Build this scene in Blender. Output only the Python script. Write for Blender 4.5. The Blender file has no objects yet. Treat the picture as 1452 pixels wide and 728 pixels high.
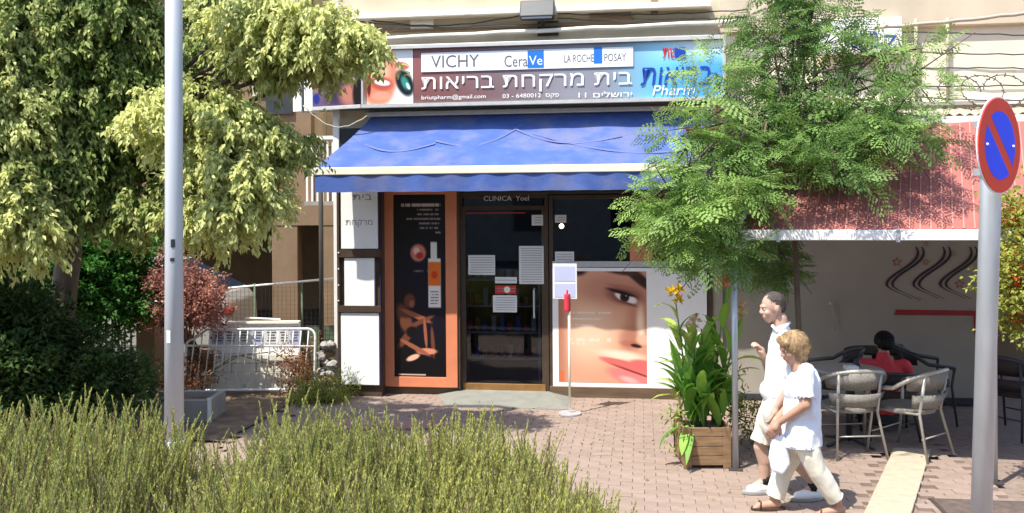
import bpy, bmesh, math, random
import numpy as np
from mathutils import Vector, Matrix
random.seed(7); rng = np.random.default_rng(7)
SC = bpy.context.scene
COL = SC.collection
R = math.radians
# ------------------------------------------------------------------ camera, sky, sun
H, FPX, HOR, ROLL = 2.37, 1300.0, 290.0, R(0.4)
cd = bpy.data.cameras.new('camera'); cam = bpy.data.objects.new('camera', cd); COL.objects.link(cam)
cd.sensor_width = 36; cd.lens = 36*FPX/1452; cd.shift_y = -(364-HOR)/1452; cd.clip_end = 3000; cd.clip_start = .05
cam.matrix_world = Matrix.Translation((0, 0, H)) @ Matrix.Rotation(R(90), 4, 'X') @ Matrix.Rotation(-ROLL, 4, 'Z')
SC.camera = cam
SUN = Vector((.40, .37, -1)).normalized()
wd = bpy.data.worlds.new('World'); SC.world = wd; wd.use_nodes = True
nt = wd.node_tree; bg = nt.nodes['Background']; sk = nt.nodes.new('ShaderNodeTexSky'); sk.sky_type = 'NISHITA'; sk.sun_disc = False
sk.sun_elevation = math.asin(-SUN.z); sk.sun_rotation = math.atan2(-SUN.x, -SUN.y) % (2*math.pi)
nt.links.new(sk.outputs[0], bg.inputs[0]); bg.inputs[1].default_value = .15
sl = bpy.data.lights.new('sun', 'SUN'); sl.energy = 3.3; sl.angle = R(.55); sl.color = (1, .95, .86)
so = bpy.data.objects.new('sun', sl); COL.objects.link(so); so.rotation_euler = SUN.to_track_quat('-Z', 'Y').to_euler(); so.location = (-4, -3, 12)
SC.view_settings.view_transform = 'Standard'; SC.view_settings.look = 'None'; SC.view_settings.exposure = 1.25; SC.view_settings.gamma = 1
SC.view_settings.use_curve_mapping = False
SC.cycles.max_bounces = 8; SC.cycles.transparent_max_bounces = 16

# ------------------------------------------------------------------ helpers
def ray(u, v):
    a, b = (u-726)/FPX, (HOR-v)/FPX; c, s = math.cos(ROLL), math.sin(ROLL)
    return Vector((a*c+b*s, 1, -a*s+b*c))
def P(u, v, Y): return Vector((0, 0, H)) + ray(u, v)*Y
def G(u, v, z=0.0):
    d = ray(u, v); return Vector((0, 0, H)) + d*((z-H)/d.z)
class Frame:
    def __init__(s, x, y, yaw): s.m = Matrix.Translation((x, y, 0)) @ Matrix.Rotation(-yaw, 4, 'Z'); s.i = s.m.inverted()
    def px(s, u, v, p=0.0):            # point of the plane p metres in front of the frame's face, seen at a pixel
        o = s.i @ Vector((0, 0, H)); d = s.i.to_3x3() @ ray(u, v); t = (-p-o.y)/d.y
        q = o+d*t; return q.x, q.z
W = Frame(0, 0, 0); D = 11.4; YAW = R(8); F = Frame(0, D, YAW)

def lin(c): return tuple(((x/12.92) if x <= .04045 else ((x+.055)/1.055)**2.4) for x in c)
MATS = {}
def mat(name, col, rough=.7, var=.12, scale=6., bump=0., metal=0., spec=.4, bscale=None, dirt=None, stretch=(1, 1, 1), trans=0.):
    m = bpy.data.materials.new(name); m.use_nodes = True; n = m.node_tree.nodes; l = m.node_tree.links; b = n['Principled BSDF']
    b.inputs['Roughness'].default_value = rough; b.inputs['Metallic'].default_value = metal; b.inputs['Specular IOR Level'].default_value = spec
    tc = n.new('ShaderNodeTexCoord'); mp = n.new('ShaderNodeMapping'); mp.inputs['Scale'].default_value = stretch; l.new(tc.outputs['Object'], mp.inputs[0])
    nz = n.new('ShaderNodeTexNoise'); nz.inputs['Scale'].default_value = scale; nz.inputs['Detail'].default_value = 6; l.new(mp.outputs[0], nz.inputs['Vector'])
    r = n.new('ShaderNodeValToRGB'); r.color_ramp.elements[0].position = .3; r.color_ramp.elements[1].position = .7
    r.color_ramp.elements[0].color = (*[max(0, c*(1-var)) for c in col], 1); r.color_ramp.elements[1].color = (*[min(1, c*(1+var)) for c in col], 1)
    l.new(nz.outputs[0], r.inputs[0]); out = r.outputs[0]
    if dirt:
        dz = n.new('ShaderNodeTexNoise'); dz.inputs['Scale'].default_value = dirt[1]; dz.inputs['Detail'].default_value = 8; dz.inputs['Roughness'].default_value = .65
        l.new(mp.outputs[0], dz.inputs['Vector'])
        dr = n.new('ShaderNodeValToRGB'); dr.color_ramp.elements[0].position = dirt[2]; dr.color_ramp.elements[1].position = dirt[2]+.18
        l.new(dz.outputs[0], dr.inputs[0]); mx = n.new('ShaderNodeMix'); mx.data_type = 'RGBA'; l.new(dr.outputs[0], mx.inputs[0])
        l.new(out, mx.inputs[6]); mx.inputs[7].default_value = (*dirt[0], 1); out = mx.outputs[2]
    l.new(out, b.inputs['Base Color'])
    if bump:
        bz = n.new('ShaderNodeTexNoise'); bz.inputs['Scale'].default_value = bscale or scale*6; bz.inputs['Detail'].default_value = 5; l.new(mp.outputs[0], bz.inputs['Vector'])
        bp = n.new('ShaderNodeBump'); bp.inputs['Strength'].default_value = bump; bp.inputs['Distance'].default_value = .01
        l.new(bz.outputs[0], bp.inputs['Height']); l.new(bp.outputs[0], b.inputs['Normal'])
    MATS[name] = m; return m
def attr_mat(name, rough=.6, transl=0., spec=.3, noise=0.):
    m = bpy.data.materials.new(name); m.use_nodes = True; n = m.node_tree.nodes; l = m.node_tree.links; b = n['Principled BSDF']
    b.inputs['Roughness'].default_value = rough; b.inputs['Specular IOR Level'].default_value = spec
    a = n.new('ShaderNodeAttribute'); a.attribute_name = 'tint'; l.new(a.outputs['Color'], b.inputs['Base Color'])
    if transl:
        t = n.new('ShaderNodeBsdfTranslucent'); l.new(a.outputs['Color'], t.inputs[0]); mx = n.new('ShaderNodeMixShader'); mx.inputs[0].default_value = transl
        l.new(b.outputs[0], mx.inputs[1]); l.new(t.outputs[0], mx.inputs[2]); l.new(mx.outputs[0], n['Material Output'].inputs[0])
    MATS[name] = m; return m
def glass_mat(name, tint=(.5, .55, .58), refl=1.0):
    m = bpy.data.materials.new(name); m.use_nodes = True; n = m.node_tree.nodes; l = m.node_tree.links; n.remove(n['Principled BSDF'])
    t = n.new('ShaderNodeBsdfTransparent'); t.inputs[0].default_value = (*tint, 1); g = n.new('ShaderNodeBsdfGlossy'); g.inputs['Roughness'].default_value = .02
    fr = n.new('ShaderNodeFresnel'); fr.inputs[0].default_value = 1.5; mu = n.new('ShaderNodeMath'); mu.operation = 'MULTIPLY'; mu.inputs[1].default_value = refl
    l.new(fr.outputs[0], mu.inputs[0]); mx = n.new('ShaderNodeMixShader'); l.new(mu.outputs[0], mx.inputs[0]); l.new(t.outputs[0], mx.inputs[1]); l.new(g.outputs[0], mx.inputs[2])
    l.new(mx.outputs[0], n['Material Output'].inputs[0]); MATS[name] = m; return m
def emit_mat(name, col, s):
    m = bpy.data.materials.new(name); m.use_nodes = True; b = m.node_tree.nodes['Principled BSDF']
    b.inputs['Emission Color'].default_value = (*col, 1); b.inputs['Emission Strength'].default_value = s; MATS[name] = m; return m

def npmesh(name, V, Fc, col=None, mats=(), smooth=False):
    V = np.asarray(V, np.float32); Fc = np.asarray(Fc, np.int32); me = bpy.data.meshes.new(name)
    me.vertices.add(len(V)); me.vertices.foreach_set('co', V.ravel()); k = Fc.shape[1]
    me.loops.add(Fc.size); me.loops.foreach_set('vertex_index', Fc.ravel())
    me.polygons.add(len(Fc)); me.polygons.foreach_set('loop_start', np.arange(0, Fc.size, k, dtype=np.int32))
    if smooth: me.polygons.foreach_set('use_smooth', np.ones(len(Fc), bool))
    if col is not None:
        at = me.color_attributes.new('tint', 'FLOAT_COLOR', 'POINT'); c = np.ones((len(V), 4), np.float32); c[:, :3] = col; at.data.foreach_set('color', c.ravel())
    me.update(calc_edges=True)
    for m in mats: me.materials.append(m)
    return me
def props(o, label=None, cat=None, group=None, kind=None):
    if label: o['label'] = label
    if cat: o['category'] = cat
    if group: o['group'] = group
    if kind: o['kind'] = kind
    return o
def thing(name, label, cat, base=(0, 0, 0), fr=W, group=None, kind=None):
    o = bpy.data.objects.new(name, None); COL.objects.link(o); o.empty_display_size = .1
    o.matrix_world = fr.m @ Matrix.Translation(base); o['_b'] = tuple(base); return props(o, label, cat, group, kind)
class MB:
    """collects geometry given in a frame's coordinates; build() links it as ONE mesh object"""
    def __init__(s): s.v = []; s.f = []; s.sm = []
    def add(s, vs, fs, sm=False):
        k = len(s.v); s.v += [Vector(a) for a in vs]; s.f += [tuple(i+k for i in f) for f in fs]; s.sm += [sm]*len(fs); return s
    def box(s, x0, x1, y0, y1, z0, z1):
        x0, x1 = min(x0, x1), max(x0, x1); y0, y1 = min(y0, y1), max(y0, y1); z0, z1 = min(z0, z1), max(z0, z1)
        return s.add([(x0, y0, z0), (x1, y0, z0), (x1, y1, z0), (x0, y1, z0), (x0, y0, z1), (x1, y0, z1), (x1, y1, z1), (x0, y1, z1)],
              [(3, 2, 1, 0), (4, 5, 6, 7), (0, 1, 5, 4), (1, 2, 6, 5), (2, 3, 7, 6), (3, 0, 4, 7)])
    def rbox(s, cx, cy, cz, sx, sy, sz, rot=None):
        k = len(s.v); s.box(-sx/2, sx/2, -sy/2, sy/2, -sz/2, sz/2)
        for i in range(k, k+8): s.v[i] = (rot @ s.v[i] if rot else s.v[i])+Vector((cx, cy, cz))
        return s
    def prism(s, pts, y0, y1):            # outline in x,z pushed from y0 to y1
        n = len(pts); vs = [(x, y0, z) for x, z in pts]+[(x, y1, z) for x, z in pts]
        return s.add(vs, [tuple(range(n)), tuple(range(2*n-1, n-1, -1))]+[((i+1) % n, i, i+n, (i+1) % n+n) for i in range(n)])
    def tube(s, pts, r, n=8, r1=None, cap=True):
        pts = [Vector(p) for p in pts]; m = len(pts); rings = []; up = None
        for i, p in enumerate(pts):
            t = (pts[min(i+1, m-1)]-pts[max(i-1, 0)]).normalized()
            if up is None: up = Vector((0, 0, 1)) if abs(t.z) < .9 else Vector((1, 0, 0))
            a = t.cross(up).normalized(); b = a.cross(t).normalized(); up = b
            rr = r if r1 is None else r+(r1-r)*i/(m-1)
            rings.append([p+(a*math.cos(2*math.pi*k/n)+b*math.sin(2*math.pi*k/n))*rr for k in range(n)])
        vs = [q for g in rings for q in g]; fs = [(i*n+k, i*n+(k+1) % n, (i+1)*n+(k+1) % n, (i+1)*n+k) for i in range(m-1) for k in range(n)]
        s.add(vs, fs, True)
        if cap: s.add(rings[0], [tuple(range(n-1, -1, -1))]); s.add(rings[-1], [tuple(range(n))])
        return s
    def ball(s, c, rx, ry=None, rz=None, n=12, m=8, rot=None):
        ry = ry or rx; rz = rz or rx; vs = []; fs = []
        for j in range(m+1):
            th = math.pi*j/m
            for i in range(n):
                q = Vector((rx*math.sin(th)*math.cos(2*math.pi*i/n), ry*math.sin(th)*math.sin(2*math.pi*i/n), rz*math.cos(th)))
                vs.append((rot @ q if rot else q)+Vector(c))
        fs = [(j*n+i, (j+1)*n+i, (j+1)*n+(i+1) % n, j*n+(i+1) % n) for j in range(m) for i in range(n)]
        return s.add(vs, fs, True)
    def disc(s, c, r, thick, axis='y', n=28, sx=1.):
        c = Vector(c); vs = []
        for d in (-thick/2, thick/2):
            for i in range(n):
                a = 2*math.pi*i/n; q = (r*sx*math.cos(a), d, r*math.sin(a)) if axis == 'y' else (r*sx*math.cos(a), r*math.sin(a), d)
                vs.append(c+Vector(q))
        return s.add(vs, [tuple(range(n)), tuple(range(2*n-1, n-1, -1))]+[((i+1) % n, i, i+n, (i+1) % n+n) for i in range(n)])
    def build(s, name, m, parent=None, fr=W, bevel=0., label=None, kind=None, cat=None, group=None, seg=2, base=None):
        b = Vector(parent['_b']) if parent is not None and '_b' in parent.keys() else Vector(base or (0, 0, 0))
        me = bpy.data.meshes.new(name); me.from_pydata([tuple(v-b) for v in s.v], [], s.f)
        me.polygons.foreach_set('use_smooth', s.sm)
        bm = bmesh.new(); bm.from_mesh(me); bmesh.ops.remove_doubles(bm, verts=bm.verts, dist=1e-6); bmesh.ops.recalc_face_normals(bm, faces=bm.faces)
        if bevel: bmesh.ops.bevel(bm, geom=[e for e in bm.edges if len(e.link_faces) == 2 and e.calc_face_angle(0) > .6], offset=bevel, segments=seg, affect='EDGES', profile=.5)
        bm.to_mesh(me); bm.free(); me.materials.append(MATS[m] if isinstance(m, str) else m)
        return link(name, me, parent, fr, b, label, kind, cat, group)
def link(name, me, parent=None, fr=W, b=(0, 0, 0), label=None, kind=None, cat=None, group=None):
    o = bpy.data.objects.new(name, me); COL.objects.link(o)
    if parent is not None:
        o.parent = parent
        if '_b' in parent.keys(): o['_b'] = tuple(parent['_b'])
    else: o.matrix_world = fr.m @ Matrix.Translation(b); o['_b'] = tuple(b)
    return props(o, label, cat, group, kind)
def children(o): return [c for c in OBJ if c.parent == o]
def copy_tree(root, M, label=None, group=None):
    r = root.copy(); COL.objects.link(r); r.matrix_world = M
    if label: r['label'] = label
    for ch in list(root.children):
        c = ch.copy(); COL.objects.link(c); c.parent = r
        for g in list(ch.children):
            d = g.copy(); COL.objects.link(d); d.parent = c
    return r
def text(body, s0, z0, s1, z1, p, m, parent, fr=F, name='lettering', thick=.002, keep=False, shear=0.):
    c = bpy.data.curves.new('t', 'FONT'); c.body = body; c.resolution_u = 3; c.extrude = 0; c.shear = shear
    o = bpy.data.objects.new('t', c); COL.objects.link(o); dg = bpy.context.evaluated_depsgraph_get(); me = bpy.data.meshes.new_from_object(o.evaluated_get(dg))
    bpy.data.objects.remove(o); n = len(me.vertices); co = np.empty(n*3, np.float32)
    if n == 0: return None
    me.vertices.foreach_get('co', co); co = co.reshape(-1, 3); lo, hi = co.min(0), co.max(0); b = parent['_b']
    kx = (s1-s0)/(hi[0]-lo[0]); kz = (z1-z0)/(hi[1]-lo[1])
    out = np.stack([s0+(co[:, 0]-lo[0])*kx-b[0], np.full(n, -p-b[1]), z0+(co[:, 1]-lo[1])*kz-b[2]], 1).astype(np.float32)
    me.vertices.foreach_set('co', out.ravel()); me.materials.clear(); me.materials.append(MATS[m]); me.update(); me.name = name
    return link(name, me, parent, fr)
def heb(s): return s[::-1]
def painted(name, s0, z0, s1, z1, p, func, nx, ny, parent, m='print', fr=F, tilt=0.):
    """flat print: a fine grid whose vertex colours are the picture; func(x,y) -> rgb (display values), y down"""
    x, y = np.meshgrid(np.linspace(0, 1, nx), np.linspace(0, 1, ny)); c = np.clip(func(x, y), 0, 1)
    c = np.where(c <= .04045, c/12.92, ((c+.055)/1.055)**2.4).reshape(-1, 3); b = parent['_b']
    V = np.stack([s0+(s1-s0)*x-b[0], np.full_like(x, -p-b[1]), z1-(z1-z0)*y-b[2]], -1).reshape(-1, 3)
    i = np.arange(nx*ny).reshape(ny, nx); q = np.stack([i[:-1, :-1], i[1:, :-1], i[1:, 1:], i[:-1, 1:]], -1).reshape(-1, 4)
    return link(name, npmesh(name, V, q, c, [MATS[m]]), parent, fr)
def ss(a, b, x): t = np.clip((x-a)/(b-a), 0, 1); return t*t*(3-2*t)
def over(c, col, k): k = np.clip(k, 0, 1)[..., None]; return c*(1-k)+np.array(col)*k
def ell(x, y, cx, cy, rx, ry, rot=0., soft=.25):
    dx, dy = x-cx, y-cy; a, b = dx*math.cos(rot)+dy*math.sin(rot), -dx*math.sin(rot)+dy*math.cos(rot)
    return 1-ss(1-soft, 1+soft, np.sqrt((a/rx)**2+(b/ry)**2))
def rect(x, y, x0, y0, x1, y1, s=.006): return ss(x0-s, x0+s, x)*(1-ss(x1-s, x1+s, x))*ss(y0-s, y0+s, y)*(1-ss(y1-s, y1+s, y))
def vnoise(x, y, f, seed=0):
    g = np.random.default_rng(seed).random((64, 64)); X, Y = x*f, y*f; i, j = np.floor(X).astype(int), np.floor(Y).astype(int); a, b = X-i, Y-j; a = a*a*(3-2*a); b = b*b*(3-2*b)
    h = lambda p, q: g[q % 64, p % 64]
    return (h(i, j)*(1-a)+h(i+1, j)*a)*(1-b)+(h(i, j+1)*(1-a)+h(i+1, j+1)*a)*b

# ------------------------------------------------------------------ materials
mat('beige_plaster', (.56, .47, .34), .9, .12, 2.2, .25, dirt=((.36, .29, .21), 1.4, .6), stretch=(1, 1, .35))
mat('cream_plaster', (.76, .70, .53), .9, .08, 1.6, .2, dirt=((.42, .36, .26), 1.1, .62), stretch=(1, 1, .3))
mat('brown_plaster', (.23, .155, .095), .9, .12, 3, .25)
mat('ledge_stone', (.8, .74, .62), .8, .1, 5, .2, dirt=((.35, .28, .2), 2.5, .62))
mat('brown_frame', (.07, .045, .03), .45, .2, 9, .05)
mat('plinth', (.13, .085, .05), .55, .25, 7, .2, stretch=(.4, 1, 3))
mat('bronze', (.32, .17, .06), .4, .2, 8, .05, metal=.3)
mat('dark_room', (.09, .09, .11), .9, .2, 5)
mat('dark_metal', (.04, .045, .05), .45, .15, 9)
mat('white_paint', (.8, .79, .76), .5, .04, 6, .05, dirt=((.5, .46, .38), 3, .68))
mat('white_board', (.87, .87, .85), .4, .03, 4)
mat('sign_frame', (.62, .6, .56), .35, .08, 9, .05, metal=.3)
mat('orange_board', (.68, .235, .115), .5, .07, 5)
mat('black_print', (.015, .015, .018), .35, .1, 5)
mat('blue_print', (.02, .17, .6), .4, .05, 5)
mat('dark_blue_print', (.012, .06, .38), .4, .05, 5)
mat('grey_print', (.12, .12, .14), .5, .1, 5)
mat('red_print', (.55, .03, .03), .5, .1, 5)
mat('navy_trim', (.015, .015, .05), .5, .1, 5)
mat('pale_grey_print', (.3, .3, .32), .6, .1, 5)
mat('mural_black', (.03, .022, .03), .7, .2, 9)
mat('mural_red', (.34, .03, .03), .7, .15, 9)
mat('awning_blue', (.075, .13, .37), .85, .12, 3.5, .2, spec=.1, dirt=((.15, .17, .30), 1.7, .46), stretch=(1, 1.6, 1.6))
mat('stain', (.12, .15, .36), .9, .1, 9)
mat('awning_bar', (.8, .76, .6), .5, .06, 5)
mat('canopy_red', (.36, .13, .11), .85, .06, 5, .03, spec=.1, bscale=30, dirt=((.43, .165, .145), 1.5, .55))
mat('canopy_seam', (.5, .22, .19), .75, .05, 9)
mat('galvanised', (.52, .54, .56), .42, .1, 14, .06, metal=.45, dirt=((.34, .34, .33), 5, .66), stretch=(1, 1, .25))
mat('pale_steel', (.5, .52, .55), .45, .05, 10, .03, metal=.1, dirt=((.40, .39, .38), 5, .58), stretch=(1, 1, .12))
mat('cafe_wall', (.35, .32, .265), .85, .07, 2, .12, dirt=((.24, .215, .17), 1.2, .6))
mat('paver_brown', (.275, .205, .165), .88, .1, 14, .25, dirt=((.2, .15, .12), 2.0, .56))
mat('paver_joint', (.24, .18, .145), .95, .2, 20, .3)
mat('cream_paver', (.43, .36, .265), .85, .1, 12, .3, dirt=((.42, .32, .2), 4, .62))
mat('soil', (.17, .12, .08), .95, .35, 6, .6, dirt=((.3, .22, .14), 3, .55))
mat('bench_shade', (.045, .025, .035), .6, .2, 9)
mat('green_net', (.10, .14, .09), .8, .2, 12)
mat('stalk_green', (.13, .24, .05), .6, .2, 9)
mat('asphalt', (.05, .05, .052), .9, .2, 20, .3)
mat('concrete', (.33, .31, .28), .9, .14, 4, .3, dirt=((.22, .2, .17), 2.5, .58))
mat('ramp_stone', (.22, .22, .19), .8, .12, 6, .2, dirt=((.2, .195, .15), 3, .58))
mat('stone_cream', (.82, .76, .62), .9, .16, 7, .5, dirt=((.5, .42, .3), 4, .6))
mat('wood', (.24, .145, .075), .75, .3, 5, .3, stretch=(1, 1, 7))
mat('bark', (.12, .09, .065), .95, .3, 14, .6, stretch=(1, 1, .3))
mat('twig', (.2, .17, .08), .9, .3, 20)
mat('wicker', (.235, .22, .19), .7, .25, 60, .6, bscale=120)
mat('wicker_dark', (.03, .022, .02), .6, .25, 60, .6, bscale=120)
mat('chair_metal', (.42, .4, .35), .4, .1, 9, metal=.4)
mat('table_top', (.42, .38, .33), .4, .1, 6)
mat('car_paint', (.4, .39, .36), .3, .03, 3, spec=.6)
mat('car_glass', (.02, .03, .05), .08, .1, 3, spec=.8)
mat('tyre', (.02, .02, .02), .9, .1, 9)
mat('tail_red', (.4, .03, .02), .3, .1, 9)
mat('paper', (.72, .72, .7), .6, .04, 6)
mat('paper_blue', (.47, .5, .68), .5, .04, 6)
mat('skin', (.5, .32, .24), .55, .07, 14, .05)
mat('skin_tan', (.42, .24, .165), .55, .07, 14, .05)
mat('hair_grey', (.09, .07, .06), .8, .3, 60, .5)
mat('hair_blond', (.44, .31, .17), .65, .3, 40, .6, stretch=(1, 1, .2))
mat('hair_black', (.012, .01, .01), .6, .3, 60, .5)
mat('shirt_white', (.78, .78, .8), .8, .03, 12, .35, bscale=22)
mat('shirt_bluewhite', (.7, .74, .82), .8, .05, 12, .4, bscale=20)
mat('trousers_cream', (.7, .67, .55), .85, .05, 12, .4, bscale=18)
mat('shorts_stone', (.64, .62, .53), .85, .05, 12, .4, bscale=20)
mat('shirt_red', (.62, .05, .06), .8, .08, 12, .4, bscale=22)
mat('dark_cloth', (.03, .03, .035), .85, .1, 12, .3)
mat('shoe_white', (.78, .78, .76), .5, .05, 12)
mat('shoe_sole', (.3, .29, .28), .7, .1, 12)
mat('sock_black', (.02, .02, .02), .9, .1, 12)
mat('leather', (.07, .04, .025), .5, .2, 12)
mat('bottle_red', (.62, .05, .08), .3, .05, 9)
mat('sign_red', (.75, .06, .03), .6, .05, 6, spec=.15)
mat('sign_blue', (.04, .08, .9), .6, .05, 6, spec=.15)
mat('corrugated', (.42, .38, .3), .6, .15, 8, .1, metal=.3)
mat('cable', (.05, .045, .04), .7, .1, 9)
mat('cable_pale', (.4, .36, .28), .7, .1, 9)
mat('iron', (.1, .08, .07), .6, .2, 20, metal=.5)
mat('manhole', (.12, .09, .075), .6, .25, 12, .3)
attr_mat('print', .35, 0, .4); attr_mat('matte_print', .7, 0, .2)
attr_mat('leaf', .5, .38, .2); attr_mat('needle', .6, .38, .15); attr_mat('petal', .6, .3, .2)
glass_mat('shop_glass', (.58, .62, .7), 1.4); glass_mat('clear_glass', (.85, .88, .88), 1.0)
emit_mat('lamp_glow', (1, .85, .5), 3)
sx_, sz_ = F.px, None
def fb(mb, u0, v0, u1, v1, p0, p1):      # box on the facade seen between two pixels on the plane p1
    a, z1 = F.px(u0, v0, p1); b, z0 = F.px(u1, v1, p1)
    um = .5*(u0+u1); z1 = F.px(um, v0, p1)[1]; z0 = F.px(um, v1, p1)[1]
    return mb.box(a, b, -p1, -p0, z0, z1)
def fr_(u0, v0, u1, v1, p):
    um = .5*(u0+u1); return F.px(u0, (v0+v1)/2, p)[0], F.px(um, v1, p)[1], F.px(u1, (v0+v1)/2, p)[0], F.px(um, v0, p)[1]

# ------------------------------------------------------------------ ground
b = MB(); b.box(-400, 400, -400, 400, -.6, -.13); b.build('road', 'asphalt', kind='structure')
b = MB(); b.box(-30, 30, 2.2, 40, -.12, -.03); b.build('pavement_bed', 'paver_joint', kind='structure')
b = MB(); 
for i in range(30): b.box(-30+i*2+.006, -28+i*2-.006, 2.05, 2.19, -.3, .0)
b.build('kerb', 'concrete', kind='structure', bevel=.012)
pave = thing('pavement', None, None, (0, 0, 0), F, kind='structure')
# soil yard at the left, behind the hedge
n = 70; X, Y = np.meshgrid(np.linspace(-14, -2.62, n), np.linspace(-2.5, 20, n)); Z = -.012+.05*(vnoise(X, Y, .9, 3)-.5)+.02*vnoise(X, Y, 4, 4)
Z = np.where(X > -3.0, -.02+.02*vnoise(X, Y, 4, 4), Z)
i = np.arange(n*n).reshape(n, n); q = np.stack([i[:-1, :-1], i[:-1, 1:], i[1:, 1:], i[1:, :-1]], -1).reshape(-1, 4)
link('yard_ground', npmesh('yard_ground', np.stack([X, Y, Z], -1).reshape(-1, 3), q, None, [MATS['soil']], True), None, F, kind='structure')
# pavers, laid in running bond along the shop front
pv = []
PL, PW_ = .2, .1
for r in range(60):
    y = -.02-PW_*(r+.5)
    for k in range(-14, 22):
        x = k*PL+(PL/2 if r % 2 else 0)+.1
        w = F.m @ Vector((x, y, 0))
        if x < -2.6+.3*vnoise(np.array([r*.2]), np.array([1.]), 1.)[0]: continue
        L1, _ = F.px(1225, 728); pv.append((x, y, w))
def strip_edge(y):  # cream strip between two edges (facade frame), from the photo's two corner pairs
    return None
sa = [F.i @ G(1225, 728), F.i @ G(1290, 728), F.i @ G(1263, 645), F.i @ G(1308, 645)]
def in_strip(x, y):
    t = (y-sa[0].y)/(sa[2].y-sa[0].y); xl = sa[0].x+(sa[2].x-sa[0].x)*t; xr = sa[1].x+(sa[3].x-sa[1].x)*t
    return xl-.06 < x < xl+.40 and y < sa[2].y+.06
vis = [t for t in pv if not in_strip(t[0], t[1])]
vis.sort(key=lambda t: (t[2].y if (6.75 < t[2].y and t[2].x > .25) else 50+t[2].y))
pm = []
for k in range(5):
    m_ = MB(); h = .0012*(k-2); m_.box(-.0985, .0985, -.0485, .0485, -.04, h)
    bm = bmesh.new(); me = bpy.data.meshes.new('paver'); me.from_pydata([tuple(v) for v in m_.v], [], m_.f); bm.from_mesh(me)
    bmesh.ops.bevel(bm, geom=[e for e in bm.edges if all(v.co.z > -.01 for v in e.verts)], offset=.003, segments=1, affect='EDGES'); bm.to_mesh(me); bm.free()
    me.materials.append(MATS['paver_brown']); pm.append(me)
def patch(lo, hi):
    bb = MB()
    for x, y, w in vis[lo:hi]:
        h = random.uniform(-.002, .002); a = .0985; c = .0485; e = .003
        bb.add([(x-a, y-c, h-e), (x+a, y-c, h-e), (x+a, y+c, h-e), (x-a, y+c, h-e), (x-a+e, y-c+e, h), (x+a-e, y-c+e, h), (x+a-e, y+c-e, h), (x-a+e, y+c-e, h)],
               [(4, 5, 6, 7), (0, 1, 5, 4), (1, 2, 6, 5), (2, 3, 7, 6), (3, 0, 4, 7)])
    return bb
# colour differences from brick to brick: object-random in the material
pmn = MATS['paver_brown'].node_tree; pb = pmn.nodes['Principled BSDF']; src = pb.inputs['Base Color'].links[0].from_socket
oi = pmn.nodes.new('ShaderNodeNewGeometry'); hs = pmn.nodes.new('ShaderNodeHueSaturation'); mr = pmn.nodes.new('ShaderNodeMapRange')
mr.inputs[3].default_value = .92; mr.inputs[4].default_value = 1.07; ad = pmn.nodes.new('ShaderNodeMath'); ad.operation = 'ADD'; ob = pmn.nodes.new('ShaderNodeObjectInfo')
fr2 = pmn.nodes.new('ShaderNodeMath'); fr2.operation = 'FRACT'
pmn.links.new(oi.outputs['Random Per Island'], ad.inputs[0]); pmn.links.new(ob.outputs['Random'], ad.inputs[1]); pmn.links.new(ad.outputs[0], fr2.inputs[0]); pmn.links.new(fr2.outputs[0], mr.inputs[0])
pmn.links.new(mr.outputs[0], hs.inputs['Value']); pmn.links.new(src, hs.inputs['Color']); pmn.links.new(hs.outputs[0], pb.inputs['Base Color'])
for x, y, w in vis[:290]:
    o = link('paver', random.choice(pm), pave, F); o.location = (x, y, 0); o.rotation_euler = (random.gauss(0, .008), random.gauss(0, .006), random.gauss(0, .008))
patch(290, len(vis)).build('far_pavers', 'paver_brown', pave, F, kind='stuff')
# cream guide strip: slabs
strip = thing('guide_strip', None, None, (0, 0, 0), F, kind='structure')
ny_ = 7
for k in range(-1, ny_+1):
    t0, t1 = k/ny_, (k+1)/ny_; y0 = sa[0].y+(sa[2].y-sa[0].y)*t0; y1 = sa[0].y+(sa[2].y-sa[0].y)*t1
    xl = sa[0].x+(sa[2].x-sa[0].x)*t0; w_ = .34
    xm = sa[0].x+(sa[2].x-sa[0].x)*t1; h = .004+random.uniform(-.002, .003); ya, yb = y0+.004, y1-.004
    MB().add([(xl, ya, -.03), (xl+w_, ya, -.03), (xm+w_, yb, -.03), (xm, yb, -.03), (xl, ya, h), (xl+w_, ya, h), (xm+w_, yb, h), (xm, yb, h)], [(3, 2, 1, 0), (4, 5, 6, 7), (0, 1, 5, 4), (1, 2, 6, 5), (2, 3, 7, 6), (3, 0, 4, 7)]).build('slab', 'cream_paver', strip, F, bevel=.005)
q = F.i @ G(1400, 724)
mh = thing('manhole_cover', 'brown square inspection cover let into the pavement near the no-parking post', 'manhole cover', (q.x, q.y, 0), F)
MB().box(q.x-.36, q.x+.4, q.y-.22, q.y+.24, -.02, .006).build('frame', 'iron', mh, F, bevel=.004)
MB().box(q.x-.33, q.x+.37, q.y-.19, q.y+.21, -.02, .011).build('lid', 'manhole', mh, F, bevel=.004)

# ------------------------------------------------------------------ shop building
bd = thing('shop_building', 'beige rendered building with the pharmacy front and the cafe wall at street level', 'building', (0, 0, 0), F)
SL = F.px(482, 400)[0]; SR = F.px(1010, 400)[0]; TOP = 3.35
ms = lambda u, p=0: F.px(u, 400, p)[0]
mz = lambda u, v, p=0: F.px(u, v, p)[1]
CR = ms(1396)
# upper walls (pharmacy part and cafe part)
MB().box(SL, SR+.1, 0, .35, TOP, 7.5).build('upper_wall', 'beige_plaster', bd, F)
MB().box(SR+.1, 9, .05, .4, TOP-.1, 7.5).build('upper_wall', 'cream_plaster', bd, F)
MB().box(-2.45, 9, .35, 6, 7.3, 7.5).build('roof', 'concrete', bd, F)
MB().box(SL, SL+.2, .352, 6, 0, 7.3).build('side_wall', 'beige_plaster', bd, F)
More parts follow.
